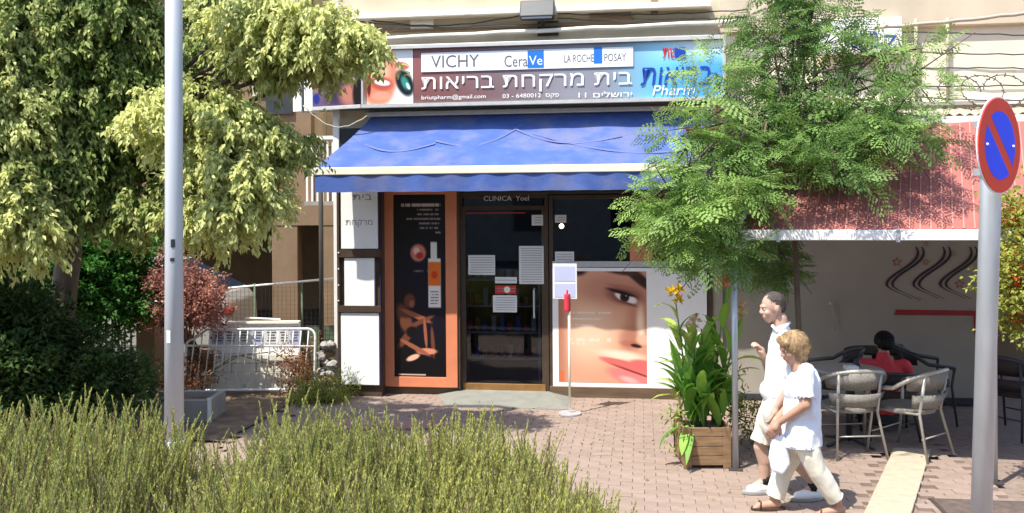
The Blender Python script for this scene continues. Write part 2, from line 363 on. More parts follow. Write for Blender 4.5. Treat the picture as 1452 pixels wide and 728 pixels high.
# ledges and bands above the sign
for (v0, v1, p, mm) in ((9, 18, .18, 'ledge_stone'), (57, 62, .1, 'ledge_stone'), (33, 38, .05, 'brown_plaster')):
    MB().box(SL-.02, SR, -p, .002, mz(770, v1, p), mz(770, v0, p)).build('ledge', mm, bd, F, bevel=.01)
MB().box(SR+.1, 9, -.03, .052, mz(1300, 38, .03), mz(1300, 38, .03)+.6).build('soffit_slab', 'beige_plaster', bd, F, bevel=.01)
MB().box(SR+.1, 9, -.06, .051, mz(1300, 150, .06), mz(1300, 145, .06)).build('ledge', 'ledge_stone', bd, F)
# white corner pier
MB().box(SL-.06, SL+.02, -.06, .3, 0, 5.2).build('corner_pier', 'white_paint', bd, F, bevel=.006)
# plinth under the left show panel and under the window
def plinth(u0, u1): 
    s0, s1 = ms(u0), ms(u1); MB().box(s0, s1, -.06, .25, -.02, .13).build('plinth', 'plinth', bd, F, bevel=.008)
plinth(540, 652); plinth(779, 1010)
# lintel above the shop front (behind the awning)
MB().box(SL+.03, SR, -.04, .3, mz(700, 276, 0), TOP+.002).build('lintel', 'dark_metal', bd, F, bevel=.01)
# interior
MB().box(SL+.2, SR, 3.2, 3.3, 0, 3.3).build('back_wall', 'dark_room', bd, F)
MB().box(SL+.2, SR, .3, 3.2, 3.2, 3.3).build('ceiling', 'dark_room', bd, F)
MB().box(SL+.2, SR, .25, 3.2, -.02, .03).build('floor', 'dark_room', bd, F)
MB().box(SR, SR+.12, .0, 3.2, 0, TOP-.102).build('party_wall', 'cafe_wall', bd, F)
# cafe wall with mural
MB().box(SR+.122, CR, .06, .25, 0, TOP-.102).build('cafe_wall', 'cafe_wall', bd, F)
MB().box(SR+.122, CR, .035, .058, 0, .07).build('skirting', 'dark_metal', bd, F)
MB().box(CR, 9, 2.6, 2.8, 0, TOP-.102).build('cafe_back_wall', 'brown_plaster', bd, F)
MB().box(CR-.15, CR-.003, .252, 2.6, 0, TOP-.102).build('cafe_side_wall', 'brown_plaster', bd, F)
def swirl(u, side):
    mb = MB()
    for off in (0, 8):
        pts = []
        for t in np.linspace(0, 1, 18):
            uu = u+off+ 16 - 34*ss(0, .72, t)+30*ss(.72, 1.05, t)*1.0+ 8*math.sin(t*math.pi*2); vv = 350+74*t
            s, z = F.px(uu, vv, -.05); pts.append((s, z))
        w = [.006+.016*math.sin(math.pi*min(1, t*1.1+.03)) for t in np.linspace(0, 1, 18)]
        for i in range(17):
            (a, c), (d, e) = pts[i], pts[i+1]
            mb.add([(a-w[i], .052, c), (a+w[i], .052, c), (d+w[i+1], .052, e), (d-w[i+1], .052, e)], [(0, 1, 2, 3)])
    mb.build('mural_swirl', 'mural_black', bd, F)
for u in (1283, 1321, 1359): swirl(u, 0)
def star(u, v, r):
    s, z = F.px(u, v, -.05); mb = MB(); o = []; i_ = []
    for k in range(10):
        a = math.pi/2+k*math.pi/5; rr = r if k % 2 == 0 else r*.45
        o.append((s+rr*math.cos(a), .052, z+rr*math.sin(a))); i_.append((s+rr*.7*math.cos(a), .052, z+rr*.7*math.sin(a)))
    mb.add(o+i_, [(k, (k+1) % 10, 10+(k+1) % 10, 10+k) for k in range(10)]); mb.build('mural_star', 'mural_red', bd, F)
for u, v, r in ((1272, 372, .06), (1313, 372, .045), (1361, 403, .062), (1303, 424, .03), (1352, 360, .035), (1313, 346, .035)): star(u, v, r)
s0, z0 = F.px(1268, 447, -.05); s1, z1 = F.px(1388, 440, -.05)
MB().add([(s0, .052, z0), (s1, .052, z0), (s1, .052, z0+.06), (s0+.02, .052, z0+.065)], [(0, 1, 2, 3)]).add([(s1-.05, .0525, z0-.2), (s1, .0525, z0-.22), (s1, .0525, z0+.05), (s1-.06, .0525, z0+.05)], [(0, 1, 2, 3)]).build('mural_line', 'mural_red', bd, F)

# shop window and door as parts of the building
def frame_rect(u0, v0, u1, v1, p0, p1, w, m, name, parent):
    s0, z0, s1, z1 = fr_(u0, v0, u1, v1, p1); mb = MB()
    mb.box(s0, s0+w, -p1, -p0, z0, z1); mb.box(s1-w, s1, -p1, -p0, z0, z1); mb.box(s0+w, s1-w, -p1, -p0, z0, z0+w); mb.box(s0+w, s1-w, -p1, -p0, z1-w, z1)
    return mb.build(name, m, parent, F, bevel=.004), (s0+w, z0+w, s1-w, z1-w)
win = MB(); s0, z0, s1, z1 = fr_(779, 276, 1010, 556, .03)
z0 = .132; DT = mz(715, 298, .03)
window, (a0, b0, a1, b1) = frame_rect(779, 276, 1010, 556, -.06, .03, .05, 'brown_frame', 'window', bd)
MB().box(a0, a1, .01, .02, b0, b1).build('pane', 'shop_glass', window, F)
door, (c0, d0, c1, d1) = frame_rect(651, 276, 778, 561, -.06, .02, .045, 'brown_frame', 'door', bd)
MB().box(c0, c1, -.03, .05, DT, DT+.05).build('transom_bar', 'brown_frame', door, F)
MB().box(c0+.02, c1-.02, -.012, -.002, DT+.052, d1).build('transom_pane', 'shop_glass', door, F)
MB().box(c0+.02, c1-.02, 0, .012, d0+.1, DT-.002).build('pane', 'shop_glass', door, F)
MB().box(c0, c1, -.03, .02, .005, d0+.1).build('kick_plate', 'bronze', door, F, bevel=.004)
MB().box(c0, c0+.04, -.02, .02, d0+.102, DT-.002).build('stile', 'brown_frame', door, F); MB().box(c1-.04, c1, -.02, .02, d0+.102, DT-.002).build('stile', 'brown_frame', door, F)
hs_, hz = F.px(757, 430, .08); MB().tube([(hs_, .0, hz+.17), (hs_, -.06, hz+.16), (hs_, -.07, hz+.1), (hs_, -.07, hz-.12), (hs_, -.06, hz-.18), (hs_, .0, hz-.19)], .013, 8).build('handle', 'galvanised', door, F)
text('CLINICA  Yoel', *fr_(686, 278, 750, 285, .04), .045, 'paper', door)
s0, z0, s1, z1 = fr_(660, 301, 745, 303, .02)
MB().box(s0, s1, -.034, -.03, z0+.0, z0+.012).build('red_line', 'red_print', door, F)
# dark panels beside (behind poster)
MB().box(ms(540), ms(651)-.002, .0, .05, .13, mz(600, 276)).build('infill_panel', 'dark_metal', bd, F)
# sticky notices on the door and window
def notice(u0, v0, u1, v1, label, m='paper', p=.03, extra=None):
    s0, z0, s1, z1 = fr_(u0, v0, u1, v1, p); t = MB().box(s0, s1, -p-.002, -p, z0, z1).build('notice', m, None, F, base=(s0, -p, z0)); props(t, label, 'notice', None)
    mb = MB(); n_ = max(2, int((z1-z0)/.028))
    for k in range(n_-1):
        zz = z1-(k+1)*(z1-z0)/n_; mb.add([(s0+.012+random.random()*.03, -p-.0035, zz-.004), (s1-.012-random.random()*.02, -p-.0035, zz-.004), (s1-.014, -p-.0035, zz+.004), (s0+.03, -p-.0035, zz+.004)], [(0, 1, 2, 3)])
    mb.build('print_lines', 'pale_grey_print', t, F); return t
notice(664, 362, 702, 390, 'wide white notice stuck on the left of the pharmacy door glass')
notice(736, 349, 771, 403, 'tall white notice near the upper right of the pharmacy door glass')
t = notice(699, 419, 733, 443, 'white notice below the yellow and red sticker on the door glass')
t = notice(702, 405, 732, 417, 'small yellow and red sticker in the middle of the door glass', 'red_print', .031)
MB().disc((F.px(719, 411, .035)[0], -.036, F.px(719, 411, .035)[1]), .04, .002).build('yellow_spot', 'awning_bar', t, F)
notice(702, 393, 733, 402, 'narrow pale strip notice directly above the yellow and red sticker')
notice(754, 305, 770, 320, 'small square white notice high on the door glass')
notice(787, 305, 803, 316, 'small grey notice above the little lamp in the shop window', p=.035)
notice(787, 357, 814, 372, 'pale landscape notice high on the left of the shop window, above the blue sheet', p=.035)
s, z = F.px(796, 321, .03)
MB().ball((s, -.005, z), .03, .02, .03).build('window_lamp', 'lamp_glow', None, F, base=(s, 0, z), label='small round glowing lamp behind the top left of the shop window', cat='lamp')
# shelf with products inside the door
s, _ = F.px(712, 450, -.9)
sh = thing('product_shelf', 'dim shelf of bottles and boxes seen through the pharmacy door glass', 'shelf', (s, 1.0, .03), F)
for k in range(4): MB().box(s-.5, s+.5, .8, 1.1, .3+k*.35, .32+k*.35).build('shelf_board', 'white_board', sh, F)
MB().box(s-.53, s-.5, .8, 1.1, .03, 1.7).box(s+.5, s+.53, .8, 1.1, .03, 1.7).build('side_panel', 'white_board', sh, F)
cols = ['paper', 'blue_print', 'bottle_red', 'orange_board', 'awning_bar']
for k in range(4):
    for j in range(9):
        x = s-.44+j*.11+random.uniform(-.01, .01); h = random.uniform(.1, .24)
        MB().box(x-.03, x+.03, .83, .9, .322+k*.35, .322+k*.35+h).build('product', random.choice(cols), sh, F, bevel=.008)

# poster frame panel (orange) with black advertisement
op = thing('poster_case', 'tall orange framed poster case with a black sun-care advertisement beside the pharmacy door', 'poster', (ms(596), -.06, .13), F)
s0, z0, s1, z1 = fr_(543, 272, 648, 549, .12); q0, w0, q1, w1 = fr_(558, 276, 632, 535, .12)
mb = MB(); mb.box(s0, q0, -.12, -.0, z0, z1); mb.box(q1, s1, -.12, -.0, z0, z1); mb.box(q0, q1, -.12, -.0, z0, w0); mb.box(q0, q1, -.12, -.0, w1, z1)
mb.build('frame', 'orange_board', op, F, bevel=.004)
MB().box(s0-.03, s0-.002, -.1, 0, z0-.02, z1).box(s1+.002, s1+.03, -.1, -.001, z0-.02, z1).build('edge_trim', 'brown_frame', op, F)
def ad(x, y):
    c = np.zeros(x.shape+(3,))+np.array([.055, .045, .05]); c = over(c, (.06, .05, .13), ell(x, y, .6, .5, .6, .3, 0, .6))
    for k, (x0, yy, w) in enumerate(((.15, .055, .75), (.45, .085, .42), (.45, .11, .42), (.25, .135, .65), (.48, .16, .4), (.5, .185, .37), (.8, .21, .12))):
        j = vnoise(x*60, y*0+k, 1., k); c = over(c, (.78, .74, .72) if k == 0 else (.6, .56, .55), rect(x, y, x0, yy-.006, x0+w, yy+(.012 if k == 0 else .004), .003)*(j > .28))
    c = over(c, (.85, .5, .42), ell(x, y, .47, .32, .15, .048, 0, .2)); c = over(c, (.95, .8, .74), ell(x, y, .44, .31, .06, .02)); c = over(c, (.75, .2, .15), ell(x, y, .5, .335, .07, .018))
    c = over(c, (.9, .88, .85), rect(x, y, .71, .26, .83, .36)); c = over(c, (.93, .9, .86), rect(x, y, .66, .35, .9, .62)); c = over(c, (.9, .45, .15), rect(x, y, .665, .37, .895, .5)); c = over(c, (.85, .25, .1), ell(x, y, .78, .44, .06, .02))
    for k in range(5): c = over(c, (.5, .45, .5), rect(x, y, .7, .53+k*.016, .86, .536+k*.016, .002)*(vnoise(x*50, y*0, 1, k) > .3))
    c = over(c, (.5, .5, .5), rect(x, y, .38, .415, .66, .425)*(vnoise(x*40, y*0, 1, 8) > .3))
    sk1, sk2, sk3 = (.42, .24, .17), (.62, .36, .26), (.85, .55, .42)
    c = over(c, (.1, .05, .04), ell(x, y, .23, .57, .15, .045)); c = over(c, sk1, ell(x, y, .3, .585, .11, .04)); c = over(c, sk2, ell(x, y, .34, .6, .05, .02))
    c = over(c, sk1, ell(x, y, .2, .68, .16, .07, .3)); c = over(c, sk2, ell(x, y, .42, .665, .3, .016, .12)); c = over(c, sk1, ell(x, y, .5, .7, .27, .014, -.13))
    c = over(c, sk1, ell(x, y, .25, .78, .2, .03, -.3)); c = over(c, sk2, ell(x, y, .6, .76, .03, .09, -.28)); c = over(c, sk1, ell(x, y, .74, .81, .035, .09, -.28)); c = over(c, (.06, .04, .05), ell(x, y, .35, .755, .12, .03))
    c = over(c, sk3, ell(x, y, .62, .86, .2, .018)); c = over(c, (.93, .72, .6), ell(x, y, .36, .895, .13, .016, -.1)); c = over(c, sk2, ell(x, y, .4, .84, .3, .014, .15))
    c = over(c, (.8, .75, .7), rect(x, y, .08, .985, .6, .992, .002)); return c
painted('advertisement', q0, w0, q1, w1, .1, ad, 110, 330, op)

# light boxes on the projecting column
PB = .3
lb = thing('light_box_column', 'projecting dark-framed column of three white light boxes at the left corner of the shop', 'light box', (ms(510, PB), -PB, 0), F)
s0, z0, s1, z1 = fr_(477, 262, 540, 549, PB)
MB().box(s0, s1, -PB+.03, -.062, .0, z1).build('case', 'brown_frame', lb, F, bevel=.004)
for i, (v0, v1, u0, u1) in enumerate(((262, 353, 483, 536), (366, 434, 488, 531), (444, 546, 483, 538))):
    fb(MB(), u0, v0, u1, v1, PB-.032, PB+.01).build('panel', 'white_board', lb, F, bevel=.003, label=('upper white panel with grey lettering', 'middle white panel with a dark border', 'plain white lower panel')[i])
fb(MB(), 479, 434, 540, 443, PB-.03, PB+.03).build('rail', 'brown_frame', lb, F); fb(MB(), 479, 354, 540, 365, PB-.03, PB+.03).build('rail', 'brown_frame', lb, F)
fb(MB(), 477, 262, 482, 549, PB-.03, PB+.025).build('stile', 'brown_frame', lb, F); fb(MB(), 537.5, 262, 541, 549, PB-.03, PB+.025).build('stile', 'navy_trim', lb, F)
text(heb('בית'), *fr_(500, 276, 527, 284, PB+.012), PB+.0125, 'pale_grey_print', lb); text(heb('מרקחת'), *fr_(490, 312, 528, 322, PB+.012), PB+.0125, 'pale_grey_print', lb)
for v in (359, 382, 405, 427):
    s, z = F.px(480, v, PB+.03); MB().ball((s, -PB-.03, z), .013, n=8, m=6).build('bolt', 'galvanised', lb, F)

# face poster in the window
fp = thing('face_poster', 'large window poster showing part of a woman\'s face with eye, nose and red lips', 'poster', (ms(850), -.05, .14), F)
fb(MB(), 783, 380, 962, 555, .036, .045).build('backing', 'white_board', fp, F, bevel=.003)
fb(MB(), 783, 371, 1003, 379, .034, .06).build('top_rail', 'galvanised', fp, F, bevel=.003)  # solid grey bar standing in for a reflection on the glass
def face(x, y):
    c = np.zeros(x.shape+(3,))+np.array([.84, .62, .5]); c = over(c, (.93, .78, .66), ell(x, y, .35, .55, .3, .25, 0, .7)); c = over(c, (.72, .46, .37), (1-ss(0, .16, x))*.9)
    c = over(c, (.7, .46, .38), ell(x, y, .62, .17, .34, .13, 0, .6)*.6); c = over(c, (.7, .45, .36), ell(x, y, .93, .35, .13, .3, 0, .6)*.6)
    c = over(c, (.15, .1, .1), ell(x, y, .2, -.01, .12, .05, 0, .4)); c = over(c, (.22, .13, .11), ell(x, y, .93, .07, .22, .045, .55, .35)); c = over(c, (.3, .19, .16), ell(x, y, .72, .0, .2, .03, .12, .5))
    c = over(c, (.4, .22, .2), ell(x, y, .75, .215, .19, .075, .15, .5)*.75); c = over(c, (.9, .86, .84), ell(x, y, .77, .235, .13, .042, .28, .2)); c = over(c, (.22, .1, .09), ell(x, y, .755, .23, .052, .045, 0, .15)); c = over(c, (.02, .02, .02), ell(x, y, .755, .23, .024, .02)); c = over(c, (.95, .95, .95), ell(x, y, .77, .215, .01, .008))
    c = over(c, (.1, .05, .05), ell(x, y, .72, .19, .16, .015, .22, .4)); c = over(c, (.66, .42, .35), ell(x, y, .74, .145, .17, .012, .2, .5)); c = over(c, (.5, .3, .26), ell(x, y, .78, .285, .12, .012, .25, .6))
    c = over(c, (.96, .84, .72), ell(x, y, .93, .48, .045, .16, 0, .7)); c = over(c, (.62, .4, .33), ell(x, y, .8, .6, .1, .1, 0, .7)*.6); c = over(c, (.7, .42, .35), ell(x, y, .83, .65, .12, .03, .1, .4)); c = over(c, (.2, .09, .09), ell(x, y, .88, .665, .06, .016, .15, .3)); c = over(c, (.9, .7, .6), ell(x, y, .96, .61, .07, .045, 0, .5))
    c = over(c, (.97, .85, .76), ell(x, y, .72, .75, .25, .04, .1, .6)); c = over(c, (.85, .42, .4), ell(x, y, .8, .845, .34, .035, .2, .2)*(x > .45)); c = over(c, (.86, .42, .4), ell(x, y, 1.0, .86, .2, .06, .2, .2))
    c = over(c, (.9, .5, .48), ell(x, y, .85, .96, .3, .07, .25, .25)); c = over(c, (.58, .22, .22), ell(x, y, .86, .9, .27, .01, .26, .4)); c = over(c, (.96, .7, .68), ell(x, y, .8, .97, .1, .025, .2, .6))
    for k in range(3): c = over(c, (.93, .88, .85), rect(x, y, .14, .365+k*.055, (.6, .48, .44)[k], .38+k*.055, .004)*(vnoise(x*45, y*0, 1, k+3) > .3)*.8)
    for k in range(2): c = over(c, (.93, .85, .8), rect(x, y, .15, .6+k*.04, .6-k*.3, .63+k*.03, .004)*(vnoise(x*35, y*20, 1, k+9) > .55)*.7)
    c = over(c, (.85, .4, .2), rect(x, y, 0, .9, .06, 1, .02)*.7); return c
painted('portrait', *fr_(792, 385, 917, 543, .047), .0475, face, 150, 190, fp)
wb = thing('white_window_panel', 'plain white panel closing the shop window to the right of the face poster', 'panel', (ms(960), -.05, .14), F)
fb(MB(), 918, 385, 1003, 543, .036, .047).build('sheet', 'white_board', wb, F); fb(MB(), 963, 544, 1003, 555, .036, .047).build('bottom_strip', 'white_board', wb, F)
t = fb(MB(), 893, 336, 925, 372, .03, .04).build('orange_notice', 'orange_board', None, F, base=(ms(905), -.04, 1.5), label='small orange notice in the window above the face poster, half behind the tree', cat='notice')

# blue information sheet on a stand with a red sanitiser bottle
gs = F.i @ G(808, 588)
st = thing('sanitiser_stand', 'thin steel post on a round foot standing before the face poster', 'stand', tuple(gs), F)
MB().tube([(gs.x, gs.y, .02), (gs.x, gs.y, 1.18)], .014, 10).build('pole', 'awning_bar', st, F)
MB().disc((gs.x, gs.y, .012), .13, .022, 'z').build('foot', 'galvanised', st, F, bevel=.004)
bt = thing('sanitiser_bottle', 'small red sanitiser bottle held on top of the thin steel post', 'bottle', (gs.x-.02, gs.y, 1.18), F)
MB().tube([(gs.x-.02, gs.y, 1.16), (gs.x-.02, gs.y, 1.2), (gs.x-.02, gs.y, 1.32), (gs.x-.02, gs.y, 1.36)], .036, 12).build('body', 'bottle_red', bt, F, bevel=.006)
MB().tube([(gs.x-.02, gs.y, 1.361), (gs.x-.02, gs.y, 1.41)], .014, 8).tube([(gs.x-.02, gs.y, 1.4), (gs.x-.08, gs.y, 1.4)], .008, 6).build('pump', 'bottle_red', bt, F)
s0, z0, s1, z1 = fr_(784, 374, 818, 424, -gs.y)
isn = thing('information_sheet', 'pale blue printed sheet in a holder above the red bottle', 'notice', ((s0+s1)/2, gs.y, z0), F)
MB().box(s0, s1, gs.y-.006, gs.y+.006, z0, z1).build('holder', 'paper', isn, F)
MB().box(s0+.02, s1-.02, gs.y-.009, gs.y-.0065, z0+.02, z0+.17).build('sheet', 'paper_blue', isn, F); MB().box(s0+.02, s1-.02, gs.y-.009, gs.y-.0065, z0+.2, z1-.03).build('sheet', 'paper_blue', isn, F)

# stone ramp at the door
pr = [F.i @ G(u, v, .0) for u, v in ((652, 590), (808, 590))]
ramp = thing('door_ramp', 'low grey-green stone ramp at the pharmacy door', 'ramp', (ms(715), -.5, 0), F)
a, c = ms(650), ms(779)
MB().add([(a, -.03, .06), (c, -.03, .06), (c+.3, -.75, .006), (a-.0, -.75, .006), (a-.28, -.06, .0), (c+.28, -.06, .0), (a, -.03, 0), (c, -.03, 0), (c+.3, -.75, -.02), (a-.0, -.75, -.02)],
         [(0, 1, 2, 3), (0, 3, 4), (1, 5, 2), (3, 2, 8, 9)]).build('slab', 'ramp_stone', ramp, F)

# ------------------------------------------------------------------ sign
SP = .32
def sgn(x, y):
    c = np.zeros(x.shape+(3,)); L = np.array([.56, .35, .34]); Md = np.array([.5, .42, .44]); Rr = np.array([.62, .72, .8]); B = np.array([.45, .78, .93])
    c = L+(Md-L)*ss(0, .3, x)[..., None]; c = c+(np.array([.56, .56, .6])-c)*ss(.25, .55, x)[..., None]; c = c+(B-c)*ss(.6, .84, x)[..., None]
    c = over(c, (.86, .93, .96), ss(.68, .98, x)*(1-ss(.1, .5, y))); c = over(c, (.3, .62, .88), ell(x, y, 1.02, .85, .2, .5, 0, .6))
    c = over(c, (.42, .28, .27), (1-ss(.1, .5, x))*ss(.4, 1, y)*.6); c = over(c, (.45, .44, .44), ss(.9, 1., y)*(1-ss(.6, .8, x))*.5)
    return c
def smile(x, y):
    c = np.zeros(x.shape+(3,))+np.array([.93, .93, .92]); c = over(c, (.86, .52, .4), ell(x, y, .32, .5, .36, .6, .1, .2)); c = over(c, (.95, .72, .6), ell(x, y, .36, .4, .16, .2, 0, .6))
    c = over(c, (.72, .34, .28), ell(x, y, .36, .62, .23, .13, .15, .3)); c = over(c, (.97, .95, .92), ell(x, y, .37, .6, .16, .055, .15, .2)); c = over(c, (.35, .1, .1), ell(x, y, .2, .42, .06, .06)); c = over(c, (.4, .12, .1), ell(x, y, .1, .65, .04, .2))
    c = over(c, (.9, .6, .5), ell(x, y, .34, .85, .2, .08)); c = over(c, (.08, .1, .12), ell(x, y, .83, .62, .16, .26, -.45, .2)); c = over(c, (.2, .55, .5), ell(x, y, .84, .62, .07, .14, -.45, .4)); c = over(c, (.85, .95, .93), ell(x, y, .9, .68, .03, .07, -.45)); c = over(c, (.75, .4, .35), ell(x, y, .78, .3, .14, .07, .2))
    return c
sg = thing('pharmacy_sign', 'long framed pharmacy sign board with white Hebrew lettering over the blue awning', 'sign', (ms(770, SP), -SP, mz(770, 150, SP)), F)
tl = .006
s0, s1 = F.px(513, 110, SP)[0], F.px(1029, 110, SP)[0]; z1 = F.px(770, 58, SP)[1]; z0 = F.px(770, 148, SP)[1]
MB().box(s0, s1, -SP+.03, -.02, z0+.02, z1-.02).build('case', 'dark_metal', sg, F)
fw = .045
MB().box(s0, s1, -SP-.02, -SP+.05, z1-fw, z1).box(s0, s1, -SP-.02, -SP+.05, z0, z0+fw).box(s0, s0+.02, -SP-.02, -SP+.05, z0+fw, z1-fw).box(s1-.03, s1, -SP-.02, -SP+.05, z0+fw, z1-fw).build('frame', 'sign_frame', sg, F, bevel=.004)
sm = F.px(586, 110, SP)[0]; zt, zb = z1-fw-.005, z0+fw+.005
painted('banner', sm, zb, s1-.03, zt, SP-.028, sgn, 120, 30, sg); painted('smile_photo', s0+.02, zb, sm-.01, zt, SP-.028, smile, 60, 70, sg)
def sb(u0, v0, u1, v1, k=-.024):   # box following the sign's own straight lines; pixels measured on the photo, its rows rise to the right
    um = (u0+u1)/2; dv = (um-770)*(-.0275+.0345*0); 
    a = F.px(u0, (v0+v1)/2, SP)[0]; b_ = F.px(u1, (v0+v1)/2, SP)[0]; zz0 = F.px(um, v1, SP)[1]; zz1 = F.px(um, v0, SP)[1]; return a, zz0, b_, zz1
HB = zt-zb
def row(u0, u1, f0, f1): return F.px(u0, 100, SP)[0], zb+HB*(1-f1), F.px(u1, 100, SP)[0], zb+HB*(1-f0)
r = row(597, 898, .08, .43); MB().box(r[0], r[2], -SP+.014, -SP+.02, r[1], r[3]).build('brand_strip', 'white_board', sg, F)
TP = SP-.012; TQ = SP-.02
text('VICHY', *row(611, 679, .13, .36), TP, 'grey_print', sg); text('Cera', *row(715, 748, .17, .38), TP, 'grey_print', sg)
r = row(748, 771, .09, .41); MB().box(r[0], r[2], -TP-.001, -TP, r[1], r[3]).build('logo_square', 'blue_print', sg, F); text('Ve', *row(750, 769, .19, .36), TP+.002, 'white_board', sg)
text('LA ROCHE', *row(800, 842, .19, .33), TP, 'grey_print', sg); text('POSAY', *row(857, 888, .19, .33), TP, 'grey_print', sg)
r = row(842, 854, .06, .36); MB().box(r[0], r[2], -TP-.001, -TP, r[1], r[3]).build('logo_square', 'blue_print', sg, F)
text(heb('בית מרקחת בריאות'), *row(597, 896, .52, .84), TP-.004, 'white_board', sg)
text('briutpharm@gmail.com', *row(597, 688, .86, .96), TP-.004, 'white_board', sg); text('03 - 6480012  '+heb('פקס'), *row(712, 792, .87, .97), TP-.004, 'white_board', sg); text(heb('ירושלים 11'), *row(820, 896, .87, .97), TP-.004, 'white_board', sg)
text(heb('בריאות'), *row(908, 1008, .46, .78), TP-.004, 'dark_blue_print', sg, shear=.15); text('Pharm', *row(925, 985, .78, .96), TP-.004, 'white_board', sg, shear=.2)
text(heb('רשת'), *row(940, 968, .12, .3), TP-.004, 'red_print', sg); r = row(957, 972, .1, .3); MB().box(r[0], r[2], -TP+.003, -TP+.004, r[1], r[3]-.01).build('logo_mark', 'dark_blue_print', sg, F)
# angled side sign
ssg = thing('side_sign', 'shorter sign box angled round the left corner with a dark beauty photograph', 'sign', (s0-.4, -.15, z0), F)
sf = Frame(0, 0, 0); p0 = F.m @ Vector((s0-.005, -SP, 0)); ang = R(22)
dirv = Vector((-math.cos(ang-0), math.sin(ang), 0)); sf.m = Matrix.Translation(p0) @ Matrix.Rotation(math.atan2(dirv.y, dirv.x)+math.pi, 4, 'Z'); sf.i = sf.m.inverted()
e0 = sf.px(415, 110, 0)[0]; e1 = sf.px(443, 110)[0]; zz1, zz0 = z1-.0, z0+.0
bpy.data.objects.remove(ssg); ssg = thing('side_sign', 'shorter sign box angled round the left corner of the shop with a dark beauty photograph', 'sign', (e0/2, 0, z0), sf)
MB().box(e1, -.004, .03, .26, zz0+.01, zz1-.01).build('case', 'dark_metal', ssg, sf)
MB().box(e1, -.004, -.02, .05, zz1-fw, zz1).box(e1, -.004, -.02, .05, zz0, zz0+fw).build('frame', 'sign_frame', ssg, sf, bevel=.004)
def beauty(x, y):
    c = np.zeros(x.shape+(3,))+np.array([.38, .3, .42]); c = over(c, (.62, .5, .52), ell(x, y, .2, .35, .25, .4, 0, .6)); c = over(c, (.2, .15, .26), ell(x, y, .55, .7, .3, .3, 0, .6)); c = over(c, (.7, .45, .38), ell(x, y, .75, .8, .2, .2, 0, .5))
    c = over(c, (.08, .06, .07), ell(x, y, .95, .8, .12, .3)); c = over(c, (.1, .15, .5), ell(x, y, .08, .85, .07, .1)); c = over(c, (.75, .35, .2), ell(x, y, .14, .6, .04, .1)); return c
painted('beauty_photo', e1+.0, zz0+fw, -.005, zz1-fw, 0, beauty, 60, 50, ssg, fr=sf)
em = (e0+e1)/2
MB().box(e0, em-.02, .0, .22, zz0, zz1).build('white_end', 'white_board', ssg, sf, bevel=.004); MB().box(em-.018, em+.02, .02, .2, zz0, zz1).build('joint', 'dark_metal', ssg, sf); MB().box(em+.022, e1-.002, .0, .22, zz0, zz1).build('white_end', 'white_board', ssg, sf, bevel=.004)

# ------------------------------------------------------------------ blue awning
aw = thing('blue_awning', 'faded blue fabric awning with a cream front bar over the pharmacy front', 'awning', (ms(720), 0, 3.0), F)
AP = .74
tz = F.px(740, 162, .02)[1]; tl_, tr_ = F.px(527, 165, .02)[0], F.px(1010, 160, .02)[0]
bl, br = F.px(446, 240, AP)[0], F.px(1012, 240, AP)[0]; bz1 = F.px(700, 235, AP)[1]; bz0 = F.px(700, 246, AP)[1]; vz = F.px(700, 271, AP)[1]
nx, ny = 60, 14; V = []
for j in range(ny+1):
    t = j/ny
    for i in range(nx+1):
        k = i/nx; s = (tl_+(tr_-tl_)*k)*(1-t)+(bl+(br-bl)*k)*t; sag = .035*math.sin(math.pi*t)*(1+.5*math.sin(k*math.pi*5))+.012*math.sin(k*40+t*5)*math.sin(math.pi*t)
        V.append((s, -(.02+(AP-.02)*t), tz+(bz1-tz)*t-sag*.7))
q = [(j*(nx+1)+i, j*(nx+1)+i+1, (j+1)*(nx+1)+i+1, (j+1)*(nx+1)+i) for j in range(ny) for i in range(nx)]
MB().add(V, q, True).build('fabric', 'awning_blue', aw, F)
def onfab(s, t): return (s, -(.02+(AP-.02)*t)-.004, tz+(bz1-tz)*t-(.035*math.sin(math.pi*t)*(1+.5*math.sin((s-bl)/(br-bl)*math.pi*5)))*.7+.006)
for (s_0, s_1, t0_, t1_) in ((.07, .3, .35, .55), (.3, .52, .5, .2), (.5, .78, .25, .45), (.55, .97, .35, .7)):
    mb = MB(); vs_ = []
    for i in range(25):
        k = i/24; tt = t0_+(t1_-t0_)*k+.22*math.sin(math.pi*k); s_ = bl+(br-bl)*(s_0+(s_1-s_0)*k); vs_ += [onfab(s_, tt-.016), onfab(s_, tt+.016)]
    mb.add(vs_, [(2*i, 2*i+2, 2*i+3, 2*i+1) for i in range(24)], True).build('faded_crease', 'stain', aw, F)
MB().box(bl, br, -AP-.035, -AP+.02, bz0, bz1).build('front_bar', 'awning_bar', aw, F, bevel=.008)
V = []
for i in range(241):
    k = i/240; V += [(bl+.01+(br-bl-.02)*k, -AP-.02-.006*math.sin(k*75), bz0+.001), (bl+.01+(br-bl-.02)*k, -AP-.02-.006*math.sin(k*75)-.008*math.sin(k*31), vz+.002*math.sin(k*75))]
MB().add(V, [(2*i, 2*i+2, 2*i+3, 2*i+1) for i in range(240)], True).build('valance', 'awning_blue', aw, F)
MB().box(tl_-.05, tr_+.03, -.1, .0, tz-.0, tz+.06).build('top_cassette', 'sign_frame', aw, F, bevel=.01)
for s in (bl+.5, br-.5): MB().tube([(s, -.02, 2.75), (s, -AP+.05, bz0+.02)], .018, 8).build('arm', 'white_paint', aw, F)

